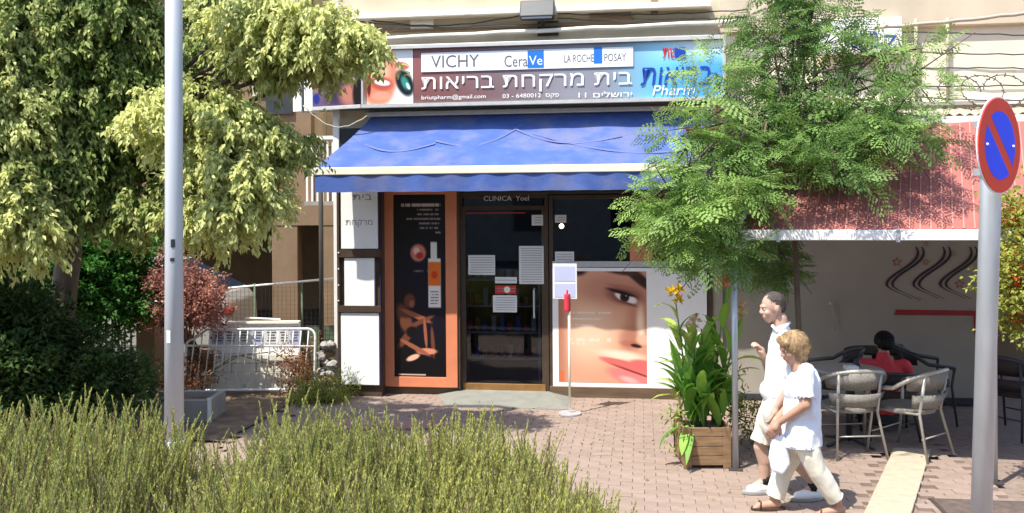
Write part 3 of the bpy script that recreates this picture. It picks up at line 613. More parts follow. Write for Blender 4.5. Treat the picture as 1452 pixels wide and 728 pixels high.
# ------------------------------------------------------------------ wall fittings above
def cable(pts, r, m, label, name='cable', cat='cable', grp=None):
    b_ = pts[0]; return MB().tube(pts, r, 6).build(name, m, None, F, base=b_, label=label, cat=cat, group=grp)
def sagline(u0, v0, u1, v1, p, sag, n=14):
    a, c = F.px(u0, v0, p), F.px(u1, v1, p); return [(a[0]+(c[0]-a[0])*i/n, -p-.004*math.sin(i*1.7), a[1]+(c[1]-a[1])*i/n-sag*math.sin(math.pi*i/n)+.006*math.sin(i*2.3)) for i in range(n+1)]
cable(sagline(470, 58, 1060, 30, .12, .0), .028, 'ledge_stone', 'pale pipe running along the wall just above the pharmacy sign', 'wall_pipe', 'pipe')
cable(sagline(500, 24, 740, 22, .1, .12), .008, 'cable', 'dark cable sagging deepest on the wall left of the floodlight')
cable(sagline(500, 30, 745, 36, .12, .05), .007, 'cable', 'thin dark cable sagging just above the pale pipe, left of the floodlight')
cable(sagline(790, 20, 1060, 14, .1, .03), .008, 'cable', 'dark cable running right from the floodlight toward the tree')
cable(sagline(790, 26, 1060, 24, .12, .05), .007, 'cable', 'lower thin dark cable sagging right of the floodlight')
cable(sagline(430, 150, 520, 165, .3, .2), .009, 'cable_pale', 'grey cable looping down from the left end of the sign to the awning')
for i, (v0, v1, sg_, u0) in enumerate(((44, 52, .0, 1235), (70, 76, .03, 1235), (98, 100, -.02, 1290), (122, 118, .02, 1250), (134, 140, .04, 1250))):
    cable(sagline(u0, v0, 1520, v1, .12, sg_), .008, 'cable', ('topmost', 'second', 'third', 'fourth', 'lowest')[i]+' dark cable across the cream wall above the red canopy')
cable(sagline(1240, 40, 1520, 10, .42, .02), .022, 'cable_pale', 'thick pale pipe rising to the right under the soffit above the red canopy', 'wall_pipe', 'pipe')
for u, lab in ((1300, 'left'), (1345, 'right')):
    s = F.px(u, 90, .06)[0]; cable([(s, -.03, 3.4), (s, -.03, 4.5)], .02, 'cable_pale', lab+' of the two thin upright pipes on the cream wall above the canopy', 'wall_pipe', 'pipe')
cable([(ms(455)+.0, .02, 0.3), (ms(455), .02, 3.2)], .03, 'cable', 'dark upright pipe at the left corner of the shop building', 'drain_pipe', 'pipe')
# razor wire coil
mb = MB(); pts = []
for i in range(110):
    t = i/110; a = t*2*math.pi*2.5; s, z = F.px(1400, 118, .35); pts.append((s-.35+.6*t+.28*math.cos(a), -.35+.1*math.sin(a), z-.1+.2*math.sin(a)))
mb.tube(pts, .006, 5)
for i in range(2, 108, 3):
    p_ = Vector(pts[i]); mb.rbox(p_.x, p_.y, p_.z, .05, .003, .012, Matrix.Rotation(i*1.3, 3, 'Y'))
mb.build('razor_wire', 'iron', None, F, base=pts[0], label='loose coil of rusty razor wire on the ledge above the red canopy', cat='wire')
# floodlight
s, z = F.px(762, 15, .2)
fl = thing('floodlight', 'black square floodlight on an arm on the wall above the pharmacy sign', 'floodlight', (s, -.2, z), F)
rt = Matrix.Rotation(R(-25), 3, 'X')
MB().rbox(s, -.2, z, .42, .1, .24, rt).build('housing', 'dark_metal', fl, F, bevel=.015)
MB().rbox(s, -.252, z-.03, .37, .01, .2, rt).build('lens', 'car_glass', fl, F)
MB().tube([(s+.05, 0, z-.16), (s+.05, -.17, z-.1)], .02, 8).box(s-.02, s+.24, -.03, -.0, z-.28, z-.1).build('bracket', 'dark_metal', fl, F)
# white sign on upper right
s0, z0, s1, z1 = fr_(1160, 26, 1279, 76, .15)
ws = thing('white_wall_sign', 'white sign with a blue mark on the cream wall, half hidden behind the tree', 'sign', (s0, -.15, z0), F)
MB().box(s0, s1, -.15, -.05, z0, z1).build('board', 'white_board', ws, F, bevel=.006)
r = fr_(1254, 50, 1272, 70, .155); text('Z', *r, .155, 'dark_blue_print', ws)
text(heb('ממכר'), *fr_(1195, 46, 1245, 68, .155), .155, 'dark_blue_print', ws)
for u in (1205, 1255):
    s = F.px(u, 78, .1)[0]; MB().box(s-.02, s+.02, -.09, .05, z0-.12, z0).build('bracket', 'iron', ws, F)
# satellite of small wall junction boxes (part of wall)
for u, v, w_, h_ in ((598, 30, .3, .22), (866, 24, .5, .16), (928, 8, .08, .2)):
    s, z = F.px(u, v, .05); MB().box(s-w_/2, s+w_/2, -.05, .001, z-h_/2, z+h_/2).build('wall_patch', 'brown_plaster' if u > 700 else 'ledge_stone', bd, F, bevel=.006)
# ------------------------------------------------------------------ corrugated roof and red canopy of the cafe
g = G(1043, 666); CF = Frame(g.x, g.y, R(12)); CF.m = Matrix.Translation((g.x, g.y, 0)) @ Matrix.Rotation(-R(12), 4, 'Z'); CF.i = CF.m.inverted()
bx = lambda u, v=336: CF.px(u, v, 0)
BL, BZ = bx(1050, 336); BR = BL+5.2; BZt = CF.px(1250, 326, 0)[1]; BZb = CF.px(1250, 341, 0)[1]
cn = thing('red_canopy', 'faded red fabric canopy with a white front beam on thin posts over the cafe terrace', 'canopy', (BL+2, 0, 2.1), CF)
BK = 1.15; zt_ = CF.px(1300, 172, -BK)[1]
MB().box(BL, BR, -.03, .03, BZb, BZt).build('front_beam', 'white_paint', cn, CF, bevel=.006)
nst = 30; V = []; ny = 12; sk_ = .26
seams = MB()
for i in range(nst*2+1):
    k = i/(nst*2); xb = BL+.02+(BR-BL)*k; xt = xb+sk_
    for j in range(ny+1):
        t = j/ny; V.append((xb+(xt-xb)*t, .02+BK*t, BZt+(zt_-BZt)*t-.05*math.sin(math.pi*t)-.006*math.sin(k*50+t*4)))
MB().add(V, [(i*(ny+1)+j, (i+1)*(ny+1)+j, (i+1)*(ny+1)+j+1, i*(ny+1)+j+1) for i in range(nst*2) for j in range(ny)], True).build('fabric', 'canopy_red', cn, CF)
for i in range(0, nst*2+1):
    a = [Vector(V[i*(ny+1)+j]) for j in range(ny+1)]; vv = []
    for q_ in a: vv += [q_+Vector((-.006, -.004, .007)), q_+Vector((.006, -.004, .007))]
    seams.add(vv, [(2*j, 2*j+1, 2*j+3, 2*j+2) for j in range(ny)])
sms = seams.build('seam', 'canopy_seam', cn, CF)
MB().box(BL+.05, BR, BK+.0, BK+.06, zt_-.03, zt_+.04).build('rear_beam', 'white_paint', cn, CF)
MB().box(BL-.5, BR, BK+.061, BK+1.6, zt_-.02, zt_+.0).build('rear_fabric', 'canopy_red', cn, CF)  # left end extended, unseen, to keep a sun patch off the cafe wall
px_ = 0.0
for x in (px_, CF.px(1409, 500, 0)[0], BR-.05):
    MB().tube([(x, .0, .0), (x, 0, BZb-.002)], .027, 12).build('post', 'galvanised', cn, CF)
    MB().box(x-.06, x+.06, -.06, .06, .0, .012).build('foot_plate', 'iron', cn, CF)
MB().box(-.07, .1, -.05, .05, BZb-.07, BZb-.002).build('bracket', 'white_paint', cn, CF, bevel=.01)
MB().tube([(0, -.0, BZb+.02), (BL+.06, .02, BZt+.2)], .02, 8).build('bracket', 'galvanised', cn, CF)
for u in (1103, 1272):
    x = bx(u)[0]; MB().box(x-.015, x+.015, -.045, -.031, BZb-.015, BZt+.01).build('clip', 'galvanised', cn, CF)
# corrugated sheet edge above
cr = thing('corrugated_roof', 'rusty corrugated sheet roof edge between the red canopy and the cream wall', 'roof', (SR+.5, 0, 3.3), F)
zc0 = F.px(1380, 163, .7)[1]; V = []; nn = 260
for i in range(nn+1):
    x = SR+.3+(8-SR)*i/nn; dz = .014*math.sin(i*1.25); V += [(x, -.75, zc0+dz), (x, -.0, zc0+.14+dz)]
MB().add(V, [(2*i, 2*i+2, 2*i+3, 2*i+1) for i in range(nn)], True).build('sheet', 'corrugated', cr, F)
MB().box(SR+.3, 8, -.72, -.66, zc0-.1, zc0-.03).build('batten', 'white_paint', cr, F)

# ------------------------------------------------------------------ lamp post, no-parking sign
g = G(247, 681); lp = thing('lamp_post', 'tall pale grey steel lamp post rising behind the hedge at the left', 'lamp post', tuple(g))
top = P(246, -500, g.y)
MB().tube([g, g+(top-g)*.3, top], .083, 20, .068).build('pole', 'pale_steel', lp)
MB().tube([g, g+Vector((0, 0, .35))], .11, 16).build('base_sleeve', 'pale_steel', lp, bevel=.01)
MB().tube([top, top+Vector((-.3, .0, .3)), top+Vector((-1.2, 0, .45))], .04, 8).rbox(top.x-1.5, top.y, top.z+.45, .7, .25, .12).build('lamp_head', 'pale_steel', lp, bevel=.02)
YS = 4.7; cs = P(1413, 207, YS); bs = P(1401, 728, YS); bs = Vector((bs.x-.01, YS+.1, 0))
sp = thing('no_parking_sign', 'round red and blue no-parking sign on a galvanised post in the foreground at right', 'road sign', tuple(bs))
pt = P(1405, 262, YS+.1)
MB().tube([bs, Vector((pt.x, YS+.1, pt.z)), Vector((pt.x+.0, YS+.1, cs.z+.12))], .052, 20).build('post', 'galvanised', sp)
rs = Matrix.Rotation(R(39), 3, 'Z')
def rdisc(r, off, th, m, name, n=40, clip=None):
    b_ = MB().disc((0, 0, 0), r, th, n=n); b_.v = [rs @ (v+Vector((0, off, 0)))+cs for v in b_.v]; return b_.build(name, m, sp, bevel=0)
cs = cs+Vector((0, -.03, 0))
SRD = .25
rdisc(SRD, .004, .006, 'white_paint', 'back_plate'); rdisc(SRD*.965, -.001, .004, 'sign_red', 'red_ring'); 
def poly(pts, off, m, name):
    b_ = MB(); vs = [rs @ Vector((x, off, z))+cs for x, z in pts]; b_.add(vs, [tuple(range(len(pts)))]); return b_.build(name, m, sp)
r_ = SRD*.70; hw = SRD*.115
for sg_ in (1, -1):
    a0_ = math.asin(hw/r_); pts = [(r_*math.cos(a), r_*math.sin(a)) for a in np.linspace(a0_, math.pi-a0_, 28)]
    rr = Matrix.Rotation(R(-45 if sg_ > 0 else 135), 2); pts = [tuple(rr @ Vector(p_)) for p_ in pts]
    poly(pts, -.0035, 'sign_blue', 'blue_field')
for x in (-.15, .15):
    b_ = MB().ball((0, 0, 0), .008, n=8, m=6); b_.v = [v+rs @ Vector((x, -.005, 0))+cs for v in b_.v]; b_.build('rivet', 'white_paint', sp)
for dz in (-.13, .12): b_ = MB(); b_.box(pt.x-.06, pt.x+.06, YS+.06, YS+.16, cs.z+dz-.018, cs.z+dz+.018); b_.build('clamp', 'galvanised', sp)

gl_ = Vector(lp['_b'])
for z0_, h_, a0_, m_ in ((2.02, .07, -80, 'dark_metal'), (1.9, .03, -84, 'dark_metal'), (1.2, .11, -110, 'paper')):
    mb = MB(); vs_ = []
    for i in range(6):
        a = math.radians(a0_+i*5); vs_ += [(gl_.x+.0835*math.cos(a), gl_.y+.0835*math.sin(a), z0_), (gl_.x+.0835*math.cos(a), gl_.y+.0835*math.sin(a), z0_+h_)]
    mb.add(vs_, [(2*i, 2*i+2, 2*i+3, 2*i+1) for i in range(5)]); mb.build('sticker', m_, lp)
# ------------------------------------------------------------------ vegetation
def leafcloud(P0, Dr, Nn, L, Wd, col, fold=.25):
    """diamond leaves folded at the midrib: base, left, tip, right"""
    L = L[:, None]; Wd = Wd[:, None]; Dr = Dr/np.linalg.norm(Dr, axis=1, keepdims=True); S = np.cross(Dr, Nn); S /= np.linalg.norm(S, axis=1, keepdims=True)+1e-9; N2 = np.cross(S, Dr)
    a = P0; b_ = P0+Dr*L*.42+S*Wd*.5+N2*Wd*fold; c = P0+Dr*L-N2*L*.08; d = P0+Dr*L*.42-S*Wd*.5+N2*Wd*fold
    V = np.stack([a, b_, c, d], 1).reshape(-1, 3); n = len(P0); i = np.arange(n)[:, None]*4
    Fc = np.concatenate([i+np.array([[0, 2, 1]]), i+np.array([[0, 3, 2]])], 1).reshape(-1, 3); return V, Fc, np.repeat(col, 4, 0)
def rnd(n): v = rng.normal(size=(n, 3)); return v/np.linalg.norm(v, axis=1, keepdims=True)
def ficus_cloud(clumps, per=30):
    PP, DD, NN, LL, WW_, CC = [], [], [], [], [], []
    for (c, r, var, dens) in clumps:
        c = np.array(c); r = np.array(r); K = int(dens*150*(r[0]*r[2]*9)); dr = rnd(K); dr[:, 1] -= .15; rad = rng.random(K)**.45
        lump = .82+.3*vnoise(dr[:, 0]*2+5, dr[:, 2]*2+5, 1.7, 11)
        o = c+dr*r*(rad*lump)[:, None]
        sd = dr*np.array([1, 1, .4])+np.array([0, 0, -.35])+rng.normal(size=(K, 3))*.35; sd /= np.linalg.norm(sd, axis=1, keepdims=True)
        tn = np.clip(var+rng.normal(size=K)*.16, 0, 1)
        n = per; t = rng.random((K, n)); ln = rng.uniform(.12, .26, K)
        p = o[:, None]+sd[:, None]*(t*ln[:, None])[..., None]+np.array([0, 0, -1])*(t**2*ln[:, None]*.55)[..., None]+rng.normal(size=(K, n, 3))*.022
        d = sd[:, None]*.55+np.array([0, 0, -.75])+rng.normal(size=(K, n, 3))*.45
        nn = np.array([0, -.3, .8])+dr[:, None]*.6+rng.normal(size=(K, n, 3))*.4
        g1 = np.array([.11, .18, .03]); g2 = np.array([.19, .26, .055]); y1 = np.array([.72, .73, .28])
        f = rng.random((K, n, 1)); base = g1+(g2-g1)*f; k = np.clip(tn[:, None, None]*1.25+rng.normal(size=(K, n, 1))*.22, 0, 1)*.92
        cc = base*(1-k)+y1*k*(.8+.3*f)
        PP.append(p.reshape(-1, 3)); DD.append(d.reshape(-1, 3)); NN.append(nn.reshape(-1, 3)); m_ = K*n
        LL.append(rng.uniform(.05, .085, m_)); WW_.append(rng.uniform(.024, .038, m_)); CC.append(cc.reshape(-1, 3))
    return leafcloud(np.concatenate(PP), np.concatenate(DD), np.concatenate(NN), np.concatenate(LL), np.concatenate(WW_), np.concatenate(CC))
def px_clumps(L, near=False):
    out = []
    for (u, v, r, Y, var, dens) in L:
        if near and Y < 11.5: Y = 8.42+(Y-8.8)*.55
        ru, rv = (r if isinstance(r, tuple) else (r, r)); k = Y/FPX; out.append((tuple(P(u, v, Y)), (ru*k, max(.35, (ru+rv)*.5*k*.9), rv*k), var, dens))
    return out
def sub(a, base): return a-np.array(base)
def branches(mb, root, tips, r0=.05):
    for t in tips:
        a = Vector(root); b_ = Vector(t); m1 = a.lerp(b_, .35)+Vector((0, 0, .3))+Vector([random.uniform(-.12, .12) for _ in range(3)]); m2 = a.lerp(b_, .7)+Vector((0, 0, .2))+Vector([random.uniform(-.1, .1) for _ in range(3)])
        mb.tube([a, m1, m2, b_], r0, 7, .008)
        for _ in range(4): 
            e = b_+Vector([random.uniform(-.35, .35) for _ in range(3)]); mb.tube([m2.lerp(b_, .6), e], .008, 5, .003)
# variegated weeping tree at the left; clump tone mixes cream growth with painted-in sunlight
big = px_clumps([
 (40, 40, (80, 70), 9.6, .4, 1.), (150, 30, (90, 60), 10, .1, 1.), (30, 150, (60, 80), 9.2, .5, 1.), (120, 120, (80, 70), 9.9, .08, 1), (200, 110, (70, 60), 10.2, .05, 1.), (90, 210, (70, 60), 9.7, .12, 1),
 (170, 200, (60, 70), 10.2, .03, 1), (20, 255, (50, 50), 9.0, .5, 1), (30, 320, (48, 50), 8.8, .85, 1), (60, 285, (30, 30), 9.0, .6, .9), (120, 270, (60, 50), 9.8, .1, 1), (200, 290, (50, 40), 9.8, .25, .9),
 (290, 150, (60, 34), 9.4, .55, 1), (225, 165, (38, 36), 9.1, .95, 1), (330, 175, (55, 38), 9.3, .85, 1.), (300, 225, (60, 45), 9.2, .9, 1), (370, 200, (55, 32), 9.5, .6, 1), (415, 200, (36, 22), 9.6, .35, .9), (350, 250, (48, 38), 9.2, .95, 1),
 (310, 285, (46, 38), 9.1, .95, 1), (340, 292, (32, 28), 9.1, .9, .9), (316, 322, (26, 20), 9.1, .95, .8), (270, 305, (24, 30), 9.2, .8, .9), (390, 280, (20, 24), 9.4, .7, .7),
 (300, 80, (60, 46), 12.0, .12, 1), (340, 20, (55, 32), 9.4, .75, 1), (400, 30, (50, 36), 9.3, .85, 1), (290, 10, (40, 25), 12.0, .4, 1), (370, 65, (46, 36), 9.5, .7, 1), (440, 25, (42, 30), 9.2, .9, 1), (456, 60, (44, 30), 9.2, .85, 1), (502, 56, (36, 30), 9.2, .7, 1), (528, 62, (20, 17), 9.2, .75, .8),
 (462, 84, (26, 18), 9.2, .65, .9), (412, 82, (36, 30), 9.4, .5, 1), (478, 36, (30, 26), 9.2, .85, 1),
 (-60, 100, (80, 120), 9.5, .2, .8), (-60, -60, (120, 80), 9.8, .3, .8), (120, -60, (140, 50), 10.1, .3, .9), (330, -55, (110, 30), 12.2, .6, .9), (-60, 260, (70, 90), 9.2, .4, .8)], True)
g = G(60, 610); V, Fc, Cc = ficus_cloud(big)
tr1 = thing('variegated_tree', 'large tree with drooping cream-edged leaves hanging over the left of the street', 'tree', (g.x, g.y+.3, 0))
link('crown', npmesh('crown', sub(V, tr1['_b']), Fc, Cc, [MATS['leaf']]), tr1)
mb = MB(); tp = Vector((g.x, g.y+.3, 0)); fk = tp+Vector((.15, .1, 2.2)); mb.tube([tp, tp+Vector((.05, 0, 1.1)), fk], .17, 12, .12)
mb.build('trunk', 'bark', tr1); mb = MB(); branches(mb, fk, [c[0] for c in big if c[3] >= .8 and c[0][1] > 8.6][::1], .05); mb.build('limbs', 'bark', tr1)

def broad_cloud(clumps, L=.07, Wd=.035, per=26, g1=(.03, .11, .02), g2=(.08, .22, .035), k0=110):
    PP, DD, NN, CC = [], [], [], []
    for (c, r, var, dens) in clumps:
        K = int(dens*k0*(r[0]*r[2]*9))+4; dr = rnd(K); rad = rng.random(K)**.4; o = np.array(c)+dr*np.array(r)*(rad*(.75+.35*vnoise(dr[:, 0]*2+5, dr[:, 2]*2+5, 1.9, 5)))[:, None]
        sd = dr+np.array([0, 0, .1])+rng.normal(size=(K, 3))*.4
        t = rng.random((K, per)); p = o[:, None]+sd[:, None]*(t*.2)[..., None]+rng.normal(size=(K, per, 3))*.035
        d = sd[:, None]*.7+rng.normal(size=(K, per, 3))*.6+np.array([0, 0, -.15]); nn = np.array([0, -.2, 1])+rng.normal(size=(K, per, 3))*.5; f = np.clip(rng.random((K, per, 1))*.7+var*.6, 0, 1.3)
        PP.append(p.reshape(-1, 3)); DD.append(d.reshape(-1, 3)); NN.append(nn.reshape(-1, 3)); CC.append((np.array(g1)+(np.array(g2)-np.array(g1))*f).reshape(-1, 3))
    n = sum(map(len, PP)); return leafcloud(np.concatenate(PP), np.concatenate(DD), np.concatenate(NN), rng.uniform(.7, 1.2, n)*L, rng.uniform(.8, 1.2, n)*Wd, np.concatenate(CC))
def plant(name, label, cat, clumps, base, mtrunk='bark', tr=.06, th=.8, **kw):
    t = thing(name, label, cat, tuple(base)); V, Fc, Cc = broad_cloud(clumps, **kw); link('foliage', npmesh('foliage', sub(V, base), Fc, Cc, [MATS['leaf']]), t)
    mb = MB(); b0 = Vector(base); fk = b0+Vector((0, 0, th)); mb.tube([b0, b0.lerp(fk, .5)+Vector((.03, 0, 0)), fk], tr, 8, tr*.7); branches(mb, fk, [c[0] for c in clumps], tr*.5); mb.build('trunk', mtrunk, t); return t
c2 = px_clumps([(130, 380, (75, 60), 11.5, .7, 1), (70, 400, (70, 60), 11.2, .2, 1), (190, 360, (36, 40), 11.8, 1.1, .9), (160, 430, (50, 36), 11.4, .3, 1), (20, 380, (60, 60), 11, .1, 1), (90, 340, (60, 40), 11.8, .5, 1), (-60, 400, (80, 90), 11, .1, 1), (185, 395, (24, 24), 11.8, .5, .8)])
plant('green_tree', 'smaller bright green tree under the big tree, behind the dark shrubs at the left', 'tree', c2, G(90, 545))
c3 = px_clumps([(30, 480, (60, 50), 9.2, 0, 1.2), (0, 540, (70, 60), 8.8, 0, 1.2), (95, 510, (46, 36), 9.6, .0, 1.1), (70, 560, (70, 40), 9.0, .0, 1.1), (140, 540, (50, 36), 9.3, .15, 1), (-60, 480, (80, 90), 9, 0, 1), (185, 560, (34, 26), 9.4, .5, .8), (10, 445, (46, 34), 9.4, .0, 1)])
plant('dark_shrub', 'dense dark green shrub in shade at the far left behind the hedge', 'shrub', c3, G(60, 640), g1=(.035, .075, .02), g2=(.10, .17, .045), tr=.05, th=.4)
c4 = px_clumps([(238, 400, (18, 16), 11.6, .5, 1.8), (262, 412, (22, 20), 11.4, .8, 2.2), (288, 424, (22, 18), 11.3, .8, 2.2), (250, 438, (26, 18), 11.5, .3, 1.8), (284, 446, (24, 13), 11.4, .4, 1.8), (222, 388, (10, 10), 11.6, .6, 1.4)])
plant('red_leaved_shrub', 'shrub with rusty red leaves behind the left end of the white barrier', 'shrub', c4, G(270, 550), L=.05, Wd=.03, g1=(.2, .08, .06), g2=(.5, .24, .18), tr=.025, th=.5)
c5 = px_clumps([(280, 530, (18, 22), 11.5, .5, 1.2), (250, 545, (20, 14), 11.4, .4, 1.2), (420, 520, (14, 26), 11.5, .7, 1.2), (425, 545, (12, 10), 11.4, .4, 1)])
plant('scrubby_bush', 'dry reddish scrub growing behind the bars of the white barrier', 'shrub', c5, G(285, 558), L=.04, Wd=.02, g1=(.12, .07, .03), g2=(.4, .16, .07), tr=.01, th=.2)
c6 = px_clumps([(1462, 310, (34, 30), 7.4, .5, 1.6), (1470, 370, (46, 46), 7.3, .6, 1.6), (1455, 420, (32, 36), 7.3, .5, 1.5), (1475, 455, (32, 30), 7.3, .3, 1.4), (1449, 395, (20, 20), 7.2, .8, 1.3), (1480, 330, (30, 40), 7.5, .5, 1.4)])
fs = plant('flowering_shrub', 'shrub with yellow-green leaves and red-orange flowers at the right edge behind the sign post', 'shrub', c6, G(1490, 690), L=.045, Wd=.025, g1=(.1, .14, .02), g2=(.4, .42, .08), tr=.02, th=1.1)
pts = np.concatenate([np.array(c[0])+rnd(70)*np.array(c[1])*rng.uniform(.5, .95, 70)[:, None] for c in c6]); pts = np.repeat(pts, 6, 0); m_ = len(pts)
cc = np.array([.6, .06, .025])*(1-(f := rng.random((m_, 1))**2))+np.array([.7, .3, .05])*f
V, Fc, Cc = leafcloud(pts+rng.normal(size=(m_, 3))*.012, rnd(m_), rnd(m_), rng.uniform(.02, .035, m_), rng.uniform(.018, .026, m_), cc)
link('blossom', npmesh('blossom', sub(V, fs['_b']), Fc, Cc, [MATS['petal']]), fs)

# feathery tree in front of the sign
frond = []   # template: rachis along +x, pinnae to both sides, each pinna a row of tiny leaflets; stored as quads
for i in range(9):
    x = .04+i*.03; ln = .085*math.sin(math.pi*(.18+.78*i/10))+.02
    for sd in (-1, 1):
        nl = 5
        for j in range(nl):
            t = (j+.5)/nl; cx = x+t*ln*.45; cy = sd*t*ln; w = .0105; l_ = ln/nl*.62
            dx, dy = .41*l_, sd*.91*l_
            frond.append([(cx-dx-w*.6*sd*0, cy-dy, 0), (cx+w, cy-sd*w*.2, -.002), (cx+dx, cy+dy, -.004), (cx-w, cy+sd*w*.2, -.002)])
FT = np.array(frond); FT[..., 2] -= (FT[..., 0]**2)*.9+np.abs(FT[..., 1])*.25
def frond_cloud(clumps, k0=60):
    VV, CC = [], []
    for (c, r, var, dens) in clumps:
        K = int(dens*k0*(r[0]*r[2]*9))+3; dr = rnd(K); o = np.array(c)+dr*np.array(r)*(rng.random(K)**.5)[:, None]*.9
        X = dr*np.array([1, 1, .25])+np.array([0, 0, .12])+rng.normal(size=(K, 3))*.4; X /= np.linalg.norm(X, axis=1, keepdims=True)
        up = np.array([0, 0, 1.])+rng.normal(size=(K, 3))*.6; Y_ = np.cross(up, X); Y_ /= np.linalg.norm(Y_, axis=1, keepdims=True); Z_ = np.cross(X, Y_)
        s = rng.uniform(.6, 1.05, K)[:, None, None, None]; T = FT[None]*s; T[..., 1] += (rng.normal(size=K)*1.6)[:, None, None]*T[..., 0]**2; T[..., 2] += (rng.normal(size=K)*1.0-.3)[:, None, None]*T[..., 0]**2; T = T+rng.normal(size=T.shape[:2]+(1, 3))*.003
        v = o[:, None, None]+T[..., 0:1]*X[:, None, None]+T[..., 1:2]*Y_[:, None, None]+T[..., 2:3]*Z_[:, None, None]
        f = np.clip(rng.random((K, 1, 1, 1))*.5+var*.7, 0, 1); c_ = np.array([.085, .18, .06])*(1-f)+np.array([.30, .45, .11])*f; c_ = c_*(.85+.3*rng.random((K, len(FT), 1, 1)))
        VV.append(v.reshape(-1, 3)); CC.append(np.broadcast_to(c_, v.shape).reshape(-1, 3))
    V = np.concatenate(VV).reshape(-1, 4, 3); C_ = np.concatenate(CC).reshape(-1, 4, 3); kp = rng.random(len(V)) > .14; V = V[kp].reshape(-1, 3); print('fronds', len(V)//4); return V, np.arange(len(V)).reshape(-1, 4), C_[kp].reshape(-1, 3)
fc = px_clumps([
 (1150, 15, (56, 28), 8.8, .3, .75), (1100, 60, (42, 40), 8.7, .2, .8), (1180, 60, (54, 26), 8.7, .5, .65), (1240, 74, (40, 18), 8.5, .6, .6), (1300, 70, (30, 12), 8.4, .7, .8), (1230, 110, (54, 22), 8.6, .3, .65), (1310, 105, (26, 9), 8.5, .5, .7),
 (1080, 110, (38, 36), 8.8, .25, .8), (1140, 130, (46, 34), 8.7, .3, .7), (1080, 170, (50, 40), 8.6, .35, 1), (1150, 190, (60, 40), 8.5, .3, 1), (1230, 160, (60, 36), 8.3, .4, 1), (1290, 170, (36, 20), 8.1, .4, .8), (1250, 196, (46, 24), 8.1, .3, .9), (1190, 222, (56, 28), 8.1, .3, .9), (1300, 205, (24, 14), 8.1, .3, .7), (1205, 250, (24, 10), 8.0, .5, .5),
 (1010, 100, (34, 18), 8.5, .8, .45), (985, 75, (22, 10), 8.5, .9, .3), (1010, 155, (36, 16), 8.4, .75, .55), (950, 150, (24, 8), 8.4, .8, .5), (1040, 200, (50, 24), 8.3, .6, .9), (965, 195, (36, 14), 8.3, .7, .6), (1085, 215, (56, 26), 8.2, .5, .9), (960, 228, (36, 12), 8.2, .8, .6),
 (1005, 250, (52, 22), 8.0, .75, .8), (952, 262, (32, 14), 7.9, .9, .8), (1050, 265, (46, 28), 8.0, .7, 1), (972, 290, (50, 20), 7.9, .9, 1), (926, 290, (24, 11), 7.9, 1, .8), (1000, 310, (40, 24), 7.9, .7, .8), (950, 325, (42, 15), 7.9, .95, .9), (922, 330, (22, 9), 7.9, 1, .7), (985, 345, (44, 24), 8.0, .5, 1), (1035, 350, (24, 30), 8.2, .35, 1), (1000, 378, (36, 16), 8.1, .4, .8),
 (1085, 370, (34, 26), 9.2, .1, 1.2), (1110, 385, (26, 16), 9.2, .1, 1), (1070, 345, (24, 20), 9.2, .1, 1), (1040, 300, (30, 24), 8.5, .3, 1), (1080, 20, (30, 30), 8.8, .2, .5), (1130, -40, (90, 40), 8.8, .4, .7)])
tb = P(1129, 400, 8.45); tb = Vector((tb.x, 8.45, 0))
tr2 = thing('feathery_tree', 'young feathery-leaved green tree spreading in front of the sign, awning and red canopy', 'tree', tuple(tb))
V, Fc, Cc = frond_cloud(fc, 150); link('crown', npmesh('crown', sub(V, tb), Fc, Cc, [MATS['leaf']]), tr2)
mb = MB(); fk = P(1122, 215, 8.45); mb.tube([tb, tb+Vector((.02, 0, 1.2)), fk, P(1128, 120, 8.6), P(1150, 20, 8.7), P(1170, -60, 8.8)], .03, 8, .018); mb.build('trunk', 'bark', tr2)
mb = MB(); branches(mb, fk, [c[0] for c in fc if c[3] > .55], .016); mb.build('limbs', 'bark', tr2)

nl_ = 240; lx_ = np.concatenate([rng.uniform(-3.6, 1.5, 200), rng.uniform(.5, 4.2, 40)]); ly_ = np.concatenate([rng.uniform(8.2, 11.1, 200), rng.uniform(7.0, 9.5, 40)])
lc_ = np.array([.2, .17, .06])*(.5+rng.random((nl_, 1)))+np.array([.1, .05, .0])*rng.random((nl_, 1))
V, Fc, Cc = leafcloud(np.stack([lx_, ly_, rng.uniform(.006, .012, nl_)], 1), np.stack([rng.normal(size=nl_), rng.normal(size=nl_), np.zeros(nl_)], 1), np.array([[0, 0, 1.]])+rng.normal(size=(nl_, 3))*.2, rng.uniform(.025, .05, nl_), rng.uniform(.012, .022, nl_), lc_)
link('leaf_litter', npmesh('leaf_litter', V, Fc, Cc, [MATS['petal']]), label='scattered small dry leaves lying on the pavement in front of the shop', cat='leaf litter', kind='stuff')
